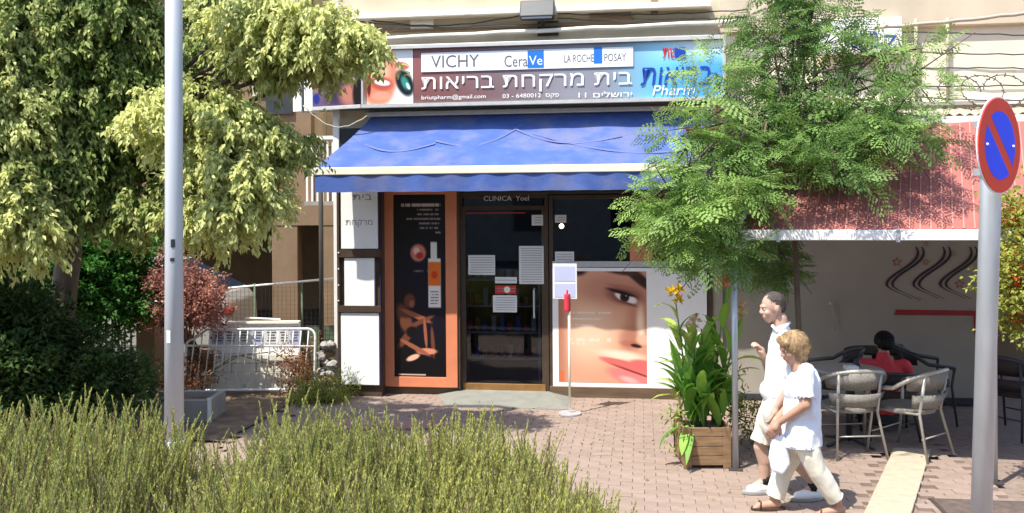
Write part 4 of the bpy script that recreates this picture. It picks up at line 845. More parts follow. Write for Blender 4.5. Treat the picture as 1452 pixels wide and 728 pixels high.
# rosemary hedges: upright stems set with needles
def rosemary(region, n, label, hfun):
    xs = []; 
    while len(xs) < n:
        x, y = random.uniform(*region[0]), random.uniform(*region[1])
        if region[2](x, y): xs.append((x, y))
    B = np.array([(x, y, 0) for x, y in xs]); h = np.array([hfun(x, y) for x, y in xs])*(.84+.24*rng.random(n)**2)
    low = rng.random(n) < .28; h = np.where(low, h*rng.uniform(.6, .9, n), h)
    Ls = rng.uniform(.3, .5, n); lean = rng.normal(size=(n, 3))*np.array([.14, .14, 0])+np.array([.03, 0, 0]); lean[:, 2] = 1; lean /= np.linalg.norm(lean, axis=1, keepdims=True)
    B[:, 2] = h-Ls; m_ = 105; t = (np.arange(m_)/m_)[None]+rng.random((n, m_))*.01; bend = rng.normal(size=(n, 1, 3))*np.array([.05, .05, 0])
    p = B[:, None]+lean[:, None]*(t*Ls[:, None])[..., None]+bend*(t**2)[..., None]
    a = rng.random((n, m_))*2*math.pi; out = np.stack([np.cos(a), np.sin(a), 1.1+1.3*t+rng.random((n, m_))*.4], -1)
    ln = rng.uniform(.024, .042, (n, m_))*(1.15-.7*t); nn = rng.normal(size=(n, m_, 3))
    tone = rng.random((n, 1, 1)); patch_ = vnoise(np.array([x for x, _ in xs])+9, np.array([y for _, y in xs])+9, 1.6, 2)[:, None, None]
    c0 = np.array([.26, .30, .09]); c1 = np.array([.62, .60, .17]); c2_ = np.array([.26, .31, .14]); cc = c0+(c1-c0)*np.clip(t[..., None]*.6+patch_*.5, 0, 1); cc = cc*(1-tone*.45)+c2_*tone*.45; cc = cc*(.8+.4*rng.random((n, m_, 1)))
    dead = rng.random((n, 1, 1)) < .05; cc = np.where(dead, np.array([.3, .22, .12]), cc)
    V, Fc, Cc = leafcloud(p.reshape(-1, 3), out.reshape(-1, 3), nn.reshape(-1, 3), ln.ravel(), np.full(n*m_, .0075), cc.reshape(-1, 3), .1)
    cx, cy = np.mean([x for x, _ in xs]), np.mean([y for _, y in xs]); t_ = thing('rosemary_bush', label, 'bush', (cx, cy, 0), group='rosemary bushes in the foreground')
    o = link('foliage', npmesh('foliage', sub(V, (cx, cy, 0)), Fc, Cc, [MATS['needle']]), t_, kind='stuff')
    # woody stems
    k = 3; top_ = B+lean*Ls[:, None]*.97+bend[:, 0]; bot = B-np.array([0, 0, 1])*np.minimum(B[:, 2:3]-.02, .7)+rng.normal(size=(n, 3))*np.array([.05, .05, 0]); VV = []
    for (q0, q1, r0, r1) in ((bot, B, .006, .004), (B, top_, .004, .0015)):
        for i_ in range(k):
            a = 2*math.pi*i_/k; o_ = np.array([math.cos(a), math.sin(a), 0]); a2 = 2*math.pi*(i_+1)/k; o2 = np.array([math.cos(a2), math.sin(a2), 0])
            VV.append(np.stack([q0+o_*r0, q0+o2*r0, q1+o2*r1, q1+o_*r1], 1))
    VV = np.concatenate(VV).reshape(-1, 3); link('stems', npmesh('stems', sub(VV, (cx, cy, 0)), np.arange(len(VV)).reshape(-1, 4), None, [MATS['twig']]), t_, kind='stuff')
    return t_
vn1 = lambda x, y, f, s: float(vnoise(np.array([x+20.]), np.array([y+20.]), f, s)[0])
XM = P(326, 600, 6.1).x
edge = lambda y: .6+(6.3-y)*.17
def hl(x, y): return (1.06+.22*(vn1(x, y, 1.5, 7)-.5))*(1-.4*ss(XM-.3, XM+.02, x))*(1-.14*ss(6.0, 6.35, y))*(1-.3*(1-ss(3.9, 4.4, y)))
def hr(x, y): return (.99+.22*(vn1(x, y, 1.6, 8)-.5))*(1-.42*(1-ss(XM, XM+.32, x)))*(1-.5*ss(edge(y)-.75, edge(y), x))*(1-.12*ss(6.0, 6.3, y))*(1-.3*(1-ss(3.9, 4.4, y)))
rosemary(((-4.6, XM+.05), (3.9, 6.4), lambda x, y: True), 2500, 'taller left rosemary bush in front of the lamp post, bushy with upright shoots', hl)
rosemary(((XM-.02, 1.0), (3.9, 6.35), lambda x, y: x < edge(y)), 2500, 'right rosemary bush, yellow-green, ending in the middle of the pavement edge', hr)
hb = MB(); hb.box(-5, .95, 2.4, 6.4, -.12, -.0); hb.build('hedge_bed', 'soil', kind='structure')

# canna lilies in a wooden planter
g = G(1003, 665); PX0, PX1 = G(970, 666).x, G(1038, 666).x; PY0 = g.y; PD = .5; PH = .37
pb_ = thing('wooden_planter', 'square wooden planter box of dark boards beside the canopy post', 'planter', ((PX0+PX1)/2, PY0, 0))
for k in range(4):
    z = .03+k*.085; MB().box(PX0+.07, PX1-.07, PY0, PY0+.02, z, z+.08).build('board', 'wood', pb_, bevel=.003); MB().box(PX0+.0, PX0+.02, PY0+.03, PY0+PD, z, z+.08).build('board', 'wood', pb_, bevel=.003); MB().box(PX1-.02, PX1, PY0+.03, PY0+PD, z, z+.08).build('board', 'wood', pb_, bevel=.003)
for x, y in ((PX0, PY0-.01), (PX1-.07, PY0-.01), (PX0, PY0+PD-.07), (PX1-.07, PY0+PD-.07)): MB().box(x, x+.07, y, y+.07 if y > PY0 else y+.028, .0, PH).build('corner_post', 'wood', pb_, bevel=.004)
MB().box(PX0+.022, PX1-.022, PY0+.03, PY0+PD-.02, .05, PH-.05).build('earth', 'soil', pb_)
def blade(L, Wd, droop, n=7):
    vs = []; 
    for i in range(n+1):
        t = i/n; w = Wd*math.sin(math.pi*min(1, (.06+t*.94)))**.75*.5*(1-t*.25)+.002; ang = t*droop; x = L*(1-math.cos(ang))/droop; z = L*math.sin(ang)/droop; vs += [(x, -w, z+w*.35), (x, 0, z), (x, w, z+w*.35)]
    return vs, [f for i in range(n) for f in ((3*i, 3*i+1, 3*i+4, 3*i+3), (3*i+1, 3*i+2, 3*i+5, 3*i+4))]
LM = []
for i in range(8):
    vs, fs_ = blade(random.uniform(.42, .62), random.uniform(.085, .125), (.5, .8, 1.2, 1.7)[i % 4]); g_ = np.array([(.17, .36, .05), (.27, .48, .07), (.12, .28, .04), (.40, .52, .12)][i % 4]); c_ = np.array([g_*(1.15 if j % 3 == 1 else 1) for j in range(len(vs))]); LM.append(npmesh('leaf', vs, fs_, c_, [MATS['leaf']], True))
ca = thing('canna_plant', 'clump of tall canna plants with broad leaves and yellow flowers in the wooden planter', 'plant', ((PX0+PX1)/2, PY0+.25, PH-.05)); cb = Vector(ca['_b'])
stems = MB()
for i in range(19):
    x, y = random.uniform(PX0+.08, PX1-.06), random.uniform(PY0+.1, PY0+PD-.08); hh = random.uniform(.45, 1.05); lx = (x-cb.x)*1.1+random.uniform(-.06, .08)
    if i < 3: hh = (1.12, 1.22, .98)[i]; lx = (-.15, .16, .28)[i]; x = (PX0+.12, PX1-.1, PX1-.05)[i]
    top_ = Vector((x+lx*.8, y+random.uniform(-.06, .04), PH+hh-(.18 if i > 3 and i != 7 else 0))); b0 = Vector((x, y, PH-.05)); stems.tube([b0, b0.lerp(top_, .5)+Vector((-lx*.1, 0, 0)), top_], .011, 6, .006)
    for k in range(7 if hh > .6 else 6):
        t = .08+k*.125; p_ = b0.lerp(top_, t); o = link('leaf', random.choice(LM), ca); o.location = p_-cb; sc_ = random.uniform(.75, 1.1)*(1.1-.35*t); o.scale = (sc_,)*3
        o.rotation_euler = (random.uniform(-.2, .2), random.uniform(.05, .35), random.uniform(0, 2*math.pi))
    if i < 3 or i == 7:
        for q_ in range(7):
            pt_ = top_+Vector((random.uniform(-.05, .05), random.uniform(-.04, .04), random.uniform(-.04, .09))); m_ = 6
            V, Fc, Cc = leafcloud(np.repeat([pt_-cb], m_, 0), rnd(m_)+np.array([0, 0, .4]), rnd(m_), rng.uniform(.05, .08, m_), rng.uniform(.03, .045, m_), np.array([(.75, .5, .04), (.75, .4, .22), (.7, .5, .3)][min(i, 2)])*np.ones((m_, 3)))
            link('flower', npmesh('flower', V, Fc, Cc, [MATS['petal']]), ca)
stems.build('stalks', 'stalk_green', ca)
for i in range(3):   # drooping lower leaves over the rim
    o = link('leaf', LM[(i*3+2) % 8], ca); x = PX0+.0+i*.05; o.location = Vector((x, PY0+.08, PH))-cb; o.scale = (.6, .8, .7); o.rotation_euler = (0, 1.9+random.uniform(-.2, .3), math.pi+random.uniform(-.3, 1.2)+(0 if i < 4 else .8))
# yellow-green weeds around the planter and barrier
c7 = px_clumps([(962, 596, (9, 7), 8.3, .8, 1.0), (1058, 600, (14, 30), 8.9, .1, 1.2)])
plant('low_weeds', 'ragged green growth at the foot of the wooden planter', 'weeds', c7, G(972, 660), tr=.006, th=.1, L=.06, Wd=.02, g1=(.1, .15, .03), g2=(.3, .36, .06))
c8 = [((P(u_, v_, 11.1).x, 11.1, z_), (r_, .12, .05), .8, 5.) for u_, v_, z_, r_ in ((455, 562, .07, .2), (437, 562, .05, .13), (472, 566, .05, .12))]
plant('grass_tuft', 'patch of yellow-green weeds at the foot of the light box column', 'weeds', c8, G(455, 571), tr=.004, th=.03, L=.06, Wd=.012, g1=(.12, .16, .03), g2=(.36, .4, .08))
#--PART3--
# ------------------------------------------------------------------ left background: pilotis building, car, fences, barrier
YB = 15.0
ab = thing('apartment_building', 'tan apartment block on square columns with parking underneath, left of the shop', 'building', (P(400, 400, YB).x, YB, 0))
X = lambda u, Y=YB: P(u, 300, Y).x
Zz = lambda v, Y=YB, u=400: P(u, v, Y).z
MB().box(-12, X(476), YB, YB+.4, Zz(320), Zz(292)).build('beam', 'brown_plaster', ab)
MB().box(-12, X(436), YB+.3, YB+.6, Zz(292)+.001, 9).build('wall', 'brown_plaster', ab)
MB().box(X(436)+.003, X(560), YB+1.6, YB+1.9, Zz(292)+.001, 9).build('balcony_wall', 'beige_plaster', ab)
MB().box(X(436)-.2, X(436)-.001, YB+.601, YB+1.9, 3, 9).build('side_wall', 'beige_plaster', ab)
MB().box(X(430), X(560), YB+.02, YB+1.59, Zz(292)+.002, Zz(286)).build('balcony_slab', 'concrete', ab)
for u in (385, 452, 215): MB().box(X(u), X(u)+.42, YB+.01, YB+.38, -.02, Zz(320)-.001).build('column', 'brown_plaster', ab, bevel=.01)
MB().box(-14, 3, YB+6, YB+6.2, -.02, 3).build('garage_wall', 'brown_plaster', ab)
MB().box(-14, 3, YB+.42, YB+6, Zz(320), Zz(320)+.2).build('garage_ceiling', 'concrete', ab)
MB().box(X(352), X(436)-.02, YB+.27, YB+.299, 4.2, 9).build('wall_panel', 'beige_plaster', ab)
for k in range(11):
    x = X(433)+.085*k; MB().box(x, x+.03, YB+.06, YB+.09, Zz(286), Zz(200)).build('baluster', 'white_paint', ab)
MB().box(X(431), X(431)+1.1, YB+.04, YB+.11, Zz(198), Zz(193)).build('balcony_rail', 'white_paint', ab)
MB().box(X(372), X(410), YB+.25, YB+.29, 3.9, 5.2).build('window', 'dark_metal', ab)
# car
YC = 13.1; cx1 = P(326, 420, YC).x
car = thing('parked_car', 'pale silver car parked in the shade under the apartment block, seen past the red-leaved shrub', 'car', (cx1-2, YC, 0))
prof = [(-4.2, .35), (-4.25, .8), (-3.9, 1.0), (-3.0, 1.1), (-2.4, 1.5), (-1.6, 1.6), (-1.05, 1.58), (-.14, 1.1), (-.02, .95), (0, .6), (-.06, .33)]
CW = 1.45
MB().prism([(cx1+a, c) for a, c in prof], YC, YC+CW).build('body', 'car_paint', car, bevel=.06, seg=3)
gl = MB(); gl.prism([(cx1-2.75, 1.13), (cx1-2.32, 1.46), (cx1-1.75, 1.53), (cx1-1.7, 1.13)], YC-.012, YC+.05); gl.prism([(cx1-1.62, 1.1), (cx1-1.66, 1.53), (cx1-1.06, 1.5), (cx1-.3, 1.1)], YC-.012, YC+.05); gl.build('side_window', 'car_glass', car, bevel=.01)
for x in (-3.4, -.8):
    w = MB().disc((cx1+x, YC+.02, .33), .33, .2, n=26).build('wheel', 'tyre', car, bevel=.02); MB().disc((cx1+x, YC-.085, .33), .2, .03, n=20).build('rim', 'galvanised', w, bevel=.005)
a_, b__ = Vector((cx1-1.0, 0, 1.555)), Vector((cx1-.2, 0, 1.135)); nn_ = Vector((.47, 0, .88)).normalized()*.012
MB().add([a_+nn_+Vector((0, YC+.12, 0)), b__+nn_+Vector((0, YC+.1, 0)), b__+nn_+Vector((0, YC+CW-.1, 0)), a_+nn_+Vector((0, YC+CW-.12, 0)), a_+Vector((0, YC+.12, -.02)), b__+Vector((0, YC+.1, -.02)), b__+Vector((0, YC+CW-.1, -.02)), a_+Vector((0, YC+CW-.12, -.02))], [(0, 1, 2, 3), (7, 6, 5, 4), (0, 4, 5, 1), (1, 5, 6, 2), (2, 6, 7, 3), (3, 7, 4, 0)]).build('rear_window', 'car_glass', car)
MB().box(cx1-.1, cx1+.012, YC-.015, YC+.2, .82, .92).build('tail_light', 'tail_red', car, bevel=.02)
MB().box(cx1-.3, cx1+.03, YC-.02, YC+CW, .36, .5).build('bumper', 'car_paint', car, bevel=.03)
MB().box(cx1-1.35, cx1-1.15, YC-.02, YC-.0, .95, .98).build('handle', 'dark_metal', car)
# mesh fence with rail
YF = 12.6; f0, f1 = P(340, 407, YF), P(476, 395, YF)
mf = thing('mesh_fence', 'green wire mesh fence with a thin sloping top rail behind the white barrier', 'fence', (f0.x, YF, 0))
f0 = P(300, 411, YF)
MB().tube([f0, f1], .015, 8).build('top_rail', 'white_paint', mf)
for u in (361, 428): a = P(u, 402, YF); MB().tube([(a.x, YF, 0), (a.x, YF, a.z+.0)], .015, 8).build('post', 'green_net', mf)
mb = MB(); nx_ = 30
for i in range(nx_+1):
    a = f0.lerp(f1, i/nx_); mb.box(a.x-.0014, a.x+.0014, YF-.002, YF+.002, .02, a.z-.02)
for k in range(22): mb.box(f0.x, f1.x, YF-.0045, YF-.0022, .05+k*.06, .0525+k*.06)
mb.build('wire_mesh', 'dark_metal', mf, kind='stuff')
MB().box(f0.x, f1.x, YF+.02, YF+.026, .02, .72).build('green_netting', 'green_net', mf)
# low wall with pillar and black railing
YL = 12.4
lw = thing('garden_wall', 'low pale stone garden wall with a capped pillar and black railing, left of the lamp post', 'wall', (P(170, 490, YL).x, YL, 0))
a, c = P(128, 490, YL), P(212, 490, YL)
MB().box(a.x-2, c.x, YL, YL+.25, -.02, .36).build('wall_base', 'stone_cream', lw, bevel=.015)
MB().box(a.x-2, c.x+.0, YL-.03, YL+.28, .362, .42).build('coping', 'ledge_stone', lw, bevel=.01)
MB().box(P(197, 450, YL).x, P(222, 450, YL).x, YL-.08, YL+.3, -.02, P(205, 432, YL).z-.06).build('pillar', 'brown_plaster', lw, bevel=.01)
MB().box(P(194, 450, YL).x, P(224, 450, YL).x, YL-.1, YL+.32, P(205, 432, YL).z-.058, P(205, 430, YL).z).build('pillar_cap', 'ledge_stone', lw, bevel=.01)
for i in range(24):
    x = c.x-.22-i*.085; MB().box(x, x+.02, YL+.1, YL+.12, .421, .86).build('railing_bar', 'iron', lw)
MB().box(a.x-2, c.x-.15, YL+.09, YL+.13, .862, .9).build('railing_top', 'iron', lw)
# notice wall behind barrier
YN = 11.75
a, c = P(302, 520, YN), P(424, 520, YN); zt1 = P(360, 460, YN).z; zm = P(360, 505, YN).z; zn = P(360, 524, YN).z
nw = thing('stone_notice_wall', 'short cream stone wall with a white board on top behind the white barrier', 'wall', (a.x, YN, 0))
MB().box(a.x, c.x, YN-.02, YN+.2, -.02, .24).build('base_course', 'stone_cream', nw, bevel=.01)
k = 0
for zz in (.243, .36):
    x = a.x+(.0 if k else .0); off = [.24, .31, .2, .28, .26, .22, .3] if k == 0 else [.15, .27, .3, .22, .26, .24, .3]
    for w in off:
        if x > c.x-.05: break
        e = min(c.x, x+w); MB().box(x+.004, e-.004, YN-random.uniform(0, .015), YN+.2, zz, zz+.112).build('stone', 'stone_cream', nw, bevel=.01); x += w
    k += 1
nb = thing('white_notice_board', 'long white board covered in printed sheets on top of the stone wall behind the barrier', 'notice board', (a.x, YN, zm-.1))
MB().box(a.x-.05, c.x, YN+.03, YN+.1, .478, zt1).build('board', 'white_board', nb, bevel=.004)
MB().box(a.x-.05, c.x, YN-.0, YN+.12, zt1+.001, zt1+.03).build('top_strip', 'ledge_stone', nb, bevel=.004)
xs = a.x-.02
for i in range(7):
    w = random.uniform(.12, .17); sh_ = MB().box(xs, xs+w, YN+.024, YN+.028, zt1-.27+random.uniform(-.03, .02), zt1-.04).build('printed_sheet', 'paper_blue' if i % 3 == 0 else 'paper', nb)
    mb = MB()
    for q_ in range(5): mb.box(xs+.015+random.random()*.03, xs+w-.015-random.random()*.03, YN+.021, YN+.0235, zt1-.08-q_*.035, zt1-.065-q_*.035)
    mb.build('print_lines', 'grey_print', sh_); xs += w+.015
p0_, p1_ = P(345, 452, YN), P(395, 454, YN)
MB().tube([(p0_.x, YN+.08, zt1+.02), (p0_.x, YN+.08, p0_.z), (p1_.x, YN+.08, p1_.z), (p1_.x, YN+.08, zt1+.02)], .012, 6).build('wire_handle', 'white_paint', nb)
# rubble stones at the corner
for i in range(30):
    u = random.uniform(454, 473); v = 555-(i//5)*13+random.uniform(-3, 3); p_ = P(u, v, 11.6+random.uniform(-.05, .1)); r_ = random.uniform(.045, .075)
    bm = bmesh.new(); bmesh.ops.create_icosphere(bm, subdivisions=2, radius=1)
    for vv in bm.verts: vv.co = Vector((vv.co.x*r_*1.1, vv.co.y*r_, vv.co.z*r_*.85))*(1+random.uniform(-.16, .16))
    me = bpy.data.meshes.new('rubble_stone'); bm.to_mesh(me); bm.free(); me.materials.append(MATS['concrete' if i % 3 else 'brown_plaster'])
    if i == 0: rub = thing('rubble_pile', 'heap of rough cream stones at the left foot of the shop building', 'stones', (p_.x, p_.y, 0))
    o = link('stone', me, rub); o.location = p_-Vector(rub['_b'])
# crowd barrier
A = G(262, 561); B_ = G(446, 560); dirb = (B_-A); Lb = dirb.length; bfm = Frame(0, 0, 0); bfm.m = Matrix.Translation(A) @ Matrix.Rotation(math.atan2(dirb.y, dirb.x), 4, 'Z') @ Matrix.Rotation(R(-5), 4, 'X'); bfm.i = bfm.m.inverted()
br_ = thing('crowd_barrier', 'white tubular steel crowd barrier standing by the left corner of the shop', 'barrier', (0, 0, 0), bfm)
HH = .84; rad = .1; pts = [(0, 0, .05), (0, 0, HH-rad-.12)]+[(rad-rad*math.cos(t), 0, HH-rad-.12+rad*math.sin(t)+.0*t) for t in np.linspace(.3, math.pi/2, 5)]
pts = [(0, 0, .1)]+[(rad*(1-math.cos(t)), 0, .70-rad+rad*math.sin(t)) for t in np.linspace(0, math.pi/2, 6)]+[(Lb*.16, 0, .82)]+[(Lb-rad+rad*math.sin(t), 0, .82-rad+rad*math.cos(t)) for t in np.linspace(0, math.pi/2, 6)]+[(Lb-.0, 0, .12)]+[(Lb-.03, 0, .07), (.03, 0, .06), (0, 0, .1)]
MB().tube(pts, .016, 8, cap=False).build('outer_frame', 'white_paint', br_, bfm)
MB().tube([(0, 0, .62), (Lb, 0, .6)], .013, 8).build('mid_rail', 'white_paint', br_, bfm)
for i in range(1, 17):
    x = Lb*i/17; MB().tube([(x-.05, 0, .07), (x, 0, .6+.005), (x+.012, 0, .69 if i < 2 else .80)], .008, 6).build('bar', 'white_paint', br_, bfm)
for x in (.2, Lb-.25): MB().tube([(x, -.25, .0), (x, -.2, .05), (x, .2, .05), (x, .25, .0)], .014, 6).build('foot', 'white_paint', br_, bfm)
# concrete planter trough near the lamp post
a, c = G(140, 600), G(296, 600); ct = thing('concrete_trough', 'low grey concrete trough at the foot of the lamp post behind the hedge', 'trough', (a.x, a.y, 0))
zt2 = P(220, 566, a.y+.1).z
MB().box(a.x, c.x, a.y, a.y+.06, -.02, zt2).box(a.x, c.x, a.y+.5, a.y+.56, -.02, zt2).box(a.x, a.x+.06, a.y+.06, a.y+.5, -.02, zt2).box(c.x-.06, c.x, a.y+.06, a.y+.5, -.02, zt2).build('wall', 'concrete', ct)
MB().box(a.x+.06, c.x-.06, a.y+.06, a.y+.5, -.01, zt2-.06).build('earth', 'soil', ct)
for i in range(7): 
    x = c.x-.16+i*.0; 
MB().box(c.x-.02, c.x+.02, a.y-.02, a.y-.003, 0, zt2+.03).build('end_strip', 'white_paint', ct)
# bench: low thing behind the hedge, coloured dark to stand in for shade
g0, g1 = G(470, 660), G(600, 660); bn = thing('park_bench', 'low dark bench mostly hidden behind the right rosemary bush', 'bench', (g0.x, g0.y, 0))
for k in range(3): MB().box(g0.x, g1.x+.3, g0.y-.2+k*.1, g0.y-.12+k*.1, .36, .39).build('slat', 'bench_shade', bn, bevel=.005)
for x in (g0.x+.1, g1.x+.15): MB().box(x, x+.06, g0.y-.18, g0.y+.06, 0, .36).build('leg', 'dark_metal', bn, bevel=.006)
# building across the street (what the shop glass mirrors) -- simple block with windows
op_ = thing('opposite_building', 'grey apartment block across the street, seen only as a dim reflection in the shop glass', 'building', (0, -16, 0))
MB().box(-30, 30, -18, -16, -.1, 11).build('wall', 'concrete', op_)
for i in range(12):
    for j in range(3): MB().box(-25+i*4.3, -23.2+i*4.3, -15.99, -15.95, 1.2+j*3.2, 2.7+j*3.2).build('window', 'car_glass', op_)

# ------------------------------------------------------------------ cafe chairs and table
def back_arc(mb, r0, z0, z1, a0, a1, n=18, th=.02, lean=.06, dip=0.):
    vs = []
    for i in range(n+1):
        a = a0+(a1-a0)*i/n; k = abs(2*i/n-1); zt = z1-dip*k**2
        for rr in (r0, r0+th):
            vs.append((rr*math.sin(a), -rr*math.cos(a), z0)); vs.append(((rr+lean)*math.sin(a), -(rr+lean)*math.cos(a), zt))
    fs_ = []
    for i in range(n):
        b0 = 4*i; c0_ = 4*(i+1); fs_ += [(b0, c0_, c0_+1, b0+1), (b0+2, b0+3, c0_+3, c0_+2), (b0+1, c0_+1, c0_+3, b0+3), (b0, b0+2, c0_+2, c0_)]
    fs_ += [(0, 1, 3, 2), (4*n, 4*n+2, 4*n+3, 4*n+1)]
    return mb.add(vs, fs_, True)
def make_chair(label, wm, mm, rail=True):
    t = thing('cafe_chair', label, 'chair', (0, 0, 0), group='wicker armchairs of the cafe terrace')
    MB().disc((0, .02, .43), .25, .05, 'z', n=24).build('seat', wm, t, bevel=.015)
    back_arc(MB(), .25, .47, .60, -1.0, 1.0).build('lower_back', wm, t)
    back_arc(MB(), .262, .63, .80, -1.15, 1.15, dip=.03).build('backrest', wm, t)
    n = 22; pts = []
    for i in range(n+1):
        a = -1.5+3.0*i/n; k = abs(2*i/n-1); pts.append(((.325)*math.sin(a), -(.325)*math.cos(a), .815-.16*k**2.2))
    pts = [(-.31, .24, .62)]+pts+[(.31, .24, .62)]
    MB().tube(pts, .021, 8).build('arm_rail', mm, t)
    for sx in (-1, 1):
        MB().tube([(sx*.31, .24, .62), (sx*.27, .22, .42), (sx*.28, .27, 0)], .017, 8, .012).build('leg', mm, t)
        MB().tube([(sx*.2, -.26, .79), (sx*.19, -.2, .42), (sx*.24, -.3, 0)], .017, 8, .012).build('leg', mm, t)
        MB().tube([(sx*.25, .2, .42), (sx*.2, -.2, .42)], .012, 6).build('side_rail', mm, t)
    MB().tube([(-.25, .24, .2), (.25, .24, .2)], .008, 6).build('stretcher', mm, t); MB().tube([(-.22, -.24, .2), (.22, -.24, .2)], .008, 6).build('stretcher', mm, t)
    return t
def put(t, u, Y, rz): t.matrix_world = Matrix.Translation((P(u, 500, Y).x, Y, 0)) @ Matrix.Rotation(rz, 4, 'Z'); return t
chA = put(make_chair('beige wicker armchair nearest the walking couple, its back to the street', 'wicker', 'chair_metal'), 1202, 8.72, R(4))
g = bpy.context.view_layer.update()
chB = copy_tree(chA, Matrix.Translation((P(1289, 500, 8.66).x, 8.66, 0)) @ Matrix.Rotation(R(38), 4, 'Z'), 'beige wicker armchair turned to the left, in front of the person in red')
chC = put(make_chair('dark wicker armchair in which the person in red sits', 'wicker_dark', 'dark_metal'), 1256, 9.36, R(-6)); chC.scale = (1, 1, .82); bpy.context.view_layer.update()
chD = copy_tree(chC, Matrix.Translation((P(1308, 500, 9.95).x, 9.95, 0)) @ Matrix.Rotation(R(-100), 4, 'Z'), 'empty dark wicker armchair to the right of the person in red')
chE = copy_tree(chC, Matrix.Translation((P(1178, 500, 9.8).x, 9.8, 0)) @ Matrix.Rotation(R(70), 4, 'Z'), 'dark wicker armchair behind the table, left of the person in red')
chF = copy_tree(chC, Matrix.Translation((P(1440, 500, 9.3).x, 9.3, 0)) @ Matrix.Rotation(R(-60), 4, 'Z'), 'dark wicker armchair at the far right behind the no-parking post')
def table(label, u, Y, r, m='table_top'):
    x = P(u, 500, Y).x; t = thing('cafe_table', label, 'table', (x, Y, 0), group='round tables of the cafe terrace')
    MB().disc((x, Y, .725), r, .025, 'z', n=32).build('tabletop', m, t, bevel=.006); MB().tube([(x, Y, .03), (x, Y, .71)], .03, 12).build('pedestal', 'dark_metal', t)
    for a in range(4): MB().tube([(x, Y, .06), (x+.3*math.cos(a*math.pi/2+.5), Y+.3*math.sin(a*math.pi/2+.5), .015)], .016, 6).build('foot', 'dark_metal', t)
    return x
xt = table('round pale table between the beige armchairs and the person in red', 1203, 9.0, .33)
table('round dark table in front of the person in red', 1240, 10.15, .3, 'wicker_dark')
nk = MB().box(xt-.07, xt+.05, 8.85, 8.96, .739, .78); nk.build('napkin_holder', 'white_board', None, base=(xt, 8.9, .739), label='small white napkin holder lying on the pale round table', cat='napkin holder', bevel=.006)
MB().tube([(xt+.1, 9.05, .74), (xt+.1, 9.05, .82)], .03, 12).build('ashtray', 'dark_metal', None, base=(xt+.1, 9.05, .74), label='small dark pot on the pale round table', cat='ashtray')
# bare lamp cord / hanging ornament on the cafe wall
s, z = F.px(1179, 445, .02)
MB().tube([(s, -.0, z+.1), (s+.03, -.01, z-.05), (s+.05, -.0, z-.2)], .006, 6).ball((s, -.01, z+.12), .03, n=8, m=6).build('wall_hook', 'cable_pale', None, F, base=(s, 0, z), label='small pale hook with a cord hanging on the cafe wall above the table', cat='hook')

# ------------------------------------------------------------------ people
def body(name, segs, m, parent, vox=.008, smooth=4, flat=(), folds=None):
    """segs: ('c', p0, p1, r0, r1) tapered limb, ('e', centre, radii, rotation z) ellipsoid; fused into one continuous surface"""
    mb = MB(); base = Vector(parent['_b'])
    for s in segs:
        if s[0] == 'c':
            p0, p1, r0, r1 = Vector(s[1]), Vector(s[2]), s[3], s[4]; n = max(2, int((p1-p0).length/(min(r0, r1)*.22))+1)
            fx = s[5] if len(s) > 5 else (1, 1)
            for i in range(n+1):
                t = i/n; r = r0+(r1-r0)*t; mb.ball(p0.lerp(p1, t), r*fx[0], r*fx[1], r, 14, 9)
        else:
            mb.ball(s[1], *s[2], 18, 12, Matrix.Rotation(s[3], 3, s[4] if len(s) > 4 else 'Z') if len(s) > 3 and s[3] else None)
    me = bpy.data.meshes.new(name); me.from_pydata([tuple(v-base) for v in mb.v], [], mb.f); o = bpy.data.objects.new(name, me); COL.objects.link(o)
    r = o.modifiers.new('r', 'REMESH'); r.mode = 'VOXEL'; r.voxel_size = vox; r.use_smooth_shade = True
    sm_ = o.modifiers.new('s', 'SMOOTH'); sm_.iterations = smooth; sm_.factor = .5
    dg = bpy.context.evaluated_depsgraph_get(); m2 = bpy.data.meshes.new_from_object(o.evaluated_get(dg)); bpy.data.objects.remove(o); m2.name = name
    for (p_, n_, R_) in flat:       # square-cut hem or cuff
        p_ = Vector(p_)-base; n_ = Vector(n_).normalized()
        for v in m2.vertices:
            d_ = (v.co-p_).dot(n_)
            if d_ > 0 and (v.co-p_).length < R_: v.co -= n_*d_
    if folds:
        amp, fx_, fz_ = folds; nz_ = __import__('mathutils').noise.noise
        for v, nr in [(v, v.normal.copy()) for v in m2.vertices]:
            c_ = v.co; v.co = c_+nr*amp*(nz_(Vector((c_.x*fx_+c_.z*3, c_.y*fx_, c_.z*fz_)))+.5*nz_(Vector((c_.x*fx_*2+5, c_.y*fx_*2, c_.z*fz_*2.2))))
    m2.materials.clear(); m2.materials.append(MATS[m] if isinstance(m, str) else m)
    return link(name, m2, parent)
def hand(wrist, d, palmn, size=.085, curl=.6, side=1):
    """fingers and thumb as tapered chains: d = direction of the fingers, palmn = palm normal"""
    d = Vector(d).normalized(); pn = Vector(palmn).normalized(); s = d.cross(pn).normalized(); w = Vector(wrist); out = [('c', w, w+d*size*.5, .026, .034, (1, 1)), ('c', w+d*size*.5+s*.018, w+d*size+s*.024, .018, .014), ('c', w+d*size*.5-s*.018, w+d*size-s*.024, .018, .014), ('c', w+d*size*.6, w+d*size, .02, .015)]
    for k, (o_, ln) in enumerate(((-.031, .06), (-.011, .076), (.011, .08), (.031, .07))):
        p = w+d*size+s*o_; a = curl*.5
        for j, f in enumerate((.42, .33, .25)):
            dd = (d*math.cos(a)+pn*math.sin(a)); q = p+dd*ln*f; out.append(('c', p, q, .0095-.001*j, .0088-.001*j)); p = q; a += curl
    p = w+d*size*.35+s*side*.03; q = p+(d*.6+s*side*.7+pn*.3).normalized()*.035; out.append(('c', p, q, .013, .011)); out.append(('c', q, q+(d*.8+s*side*.2+pn*.4).normalized()*.032, .011, .009)); return out
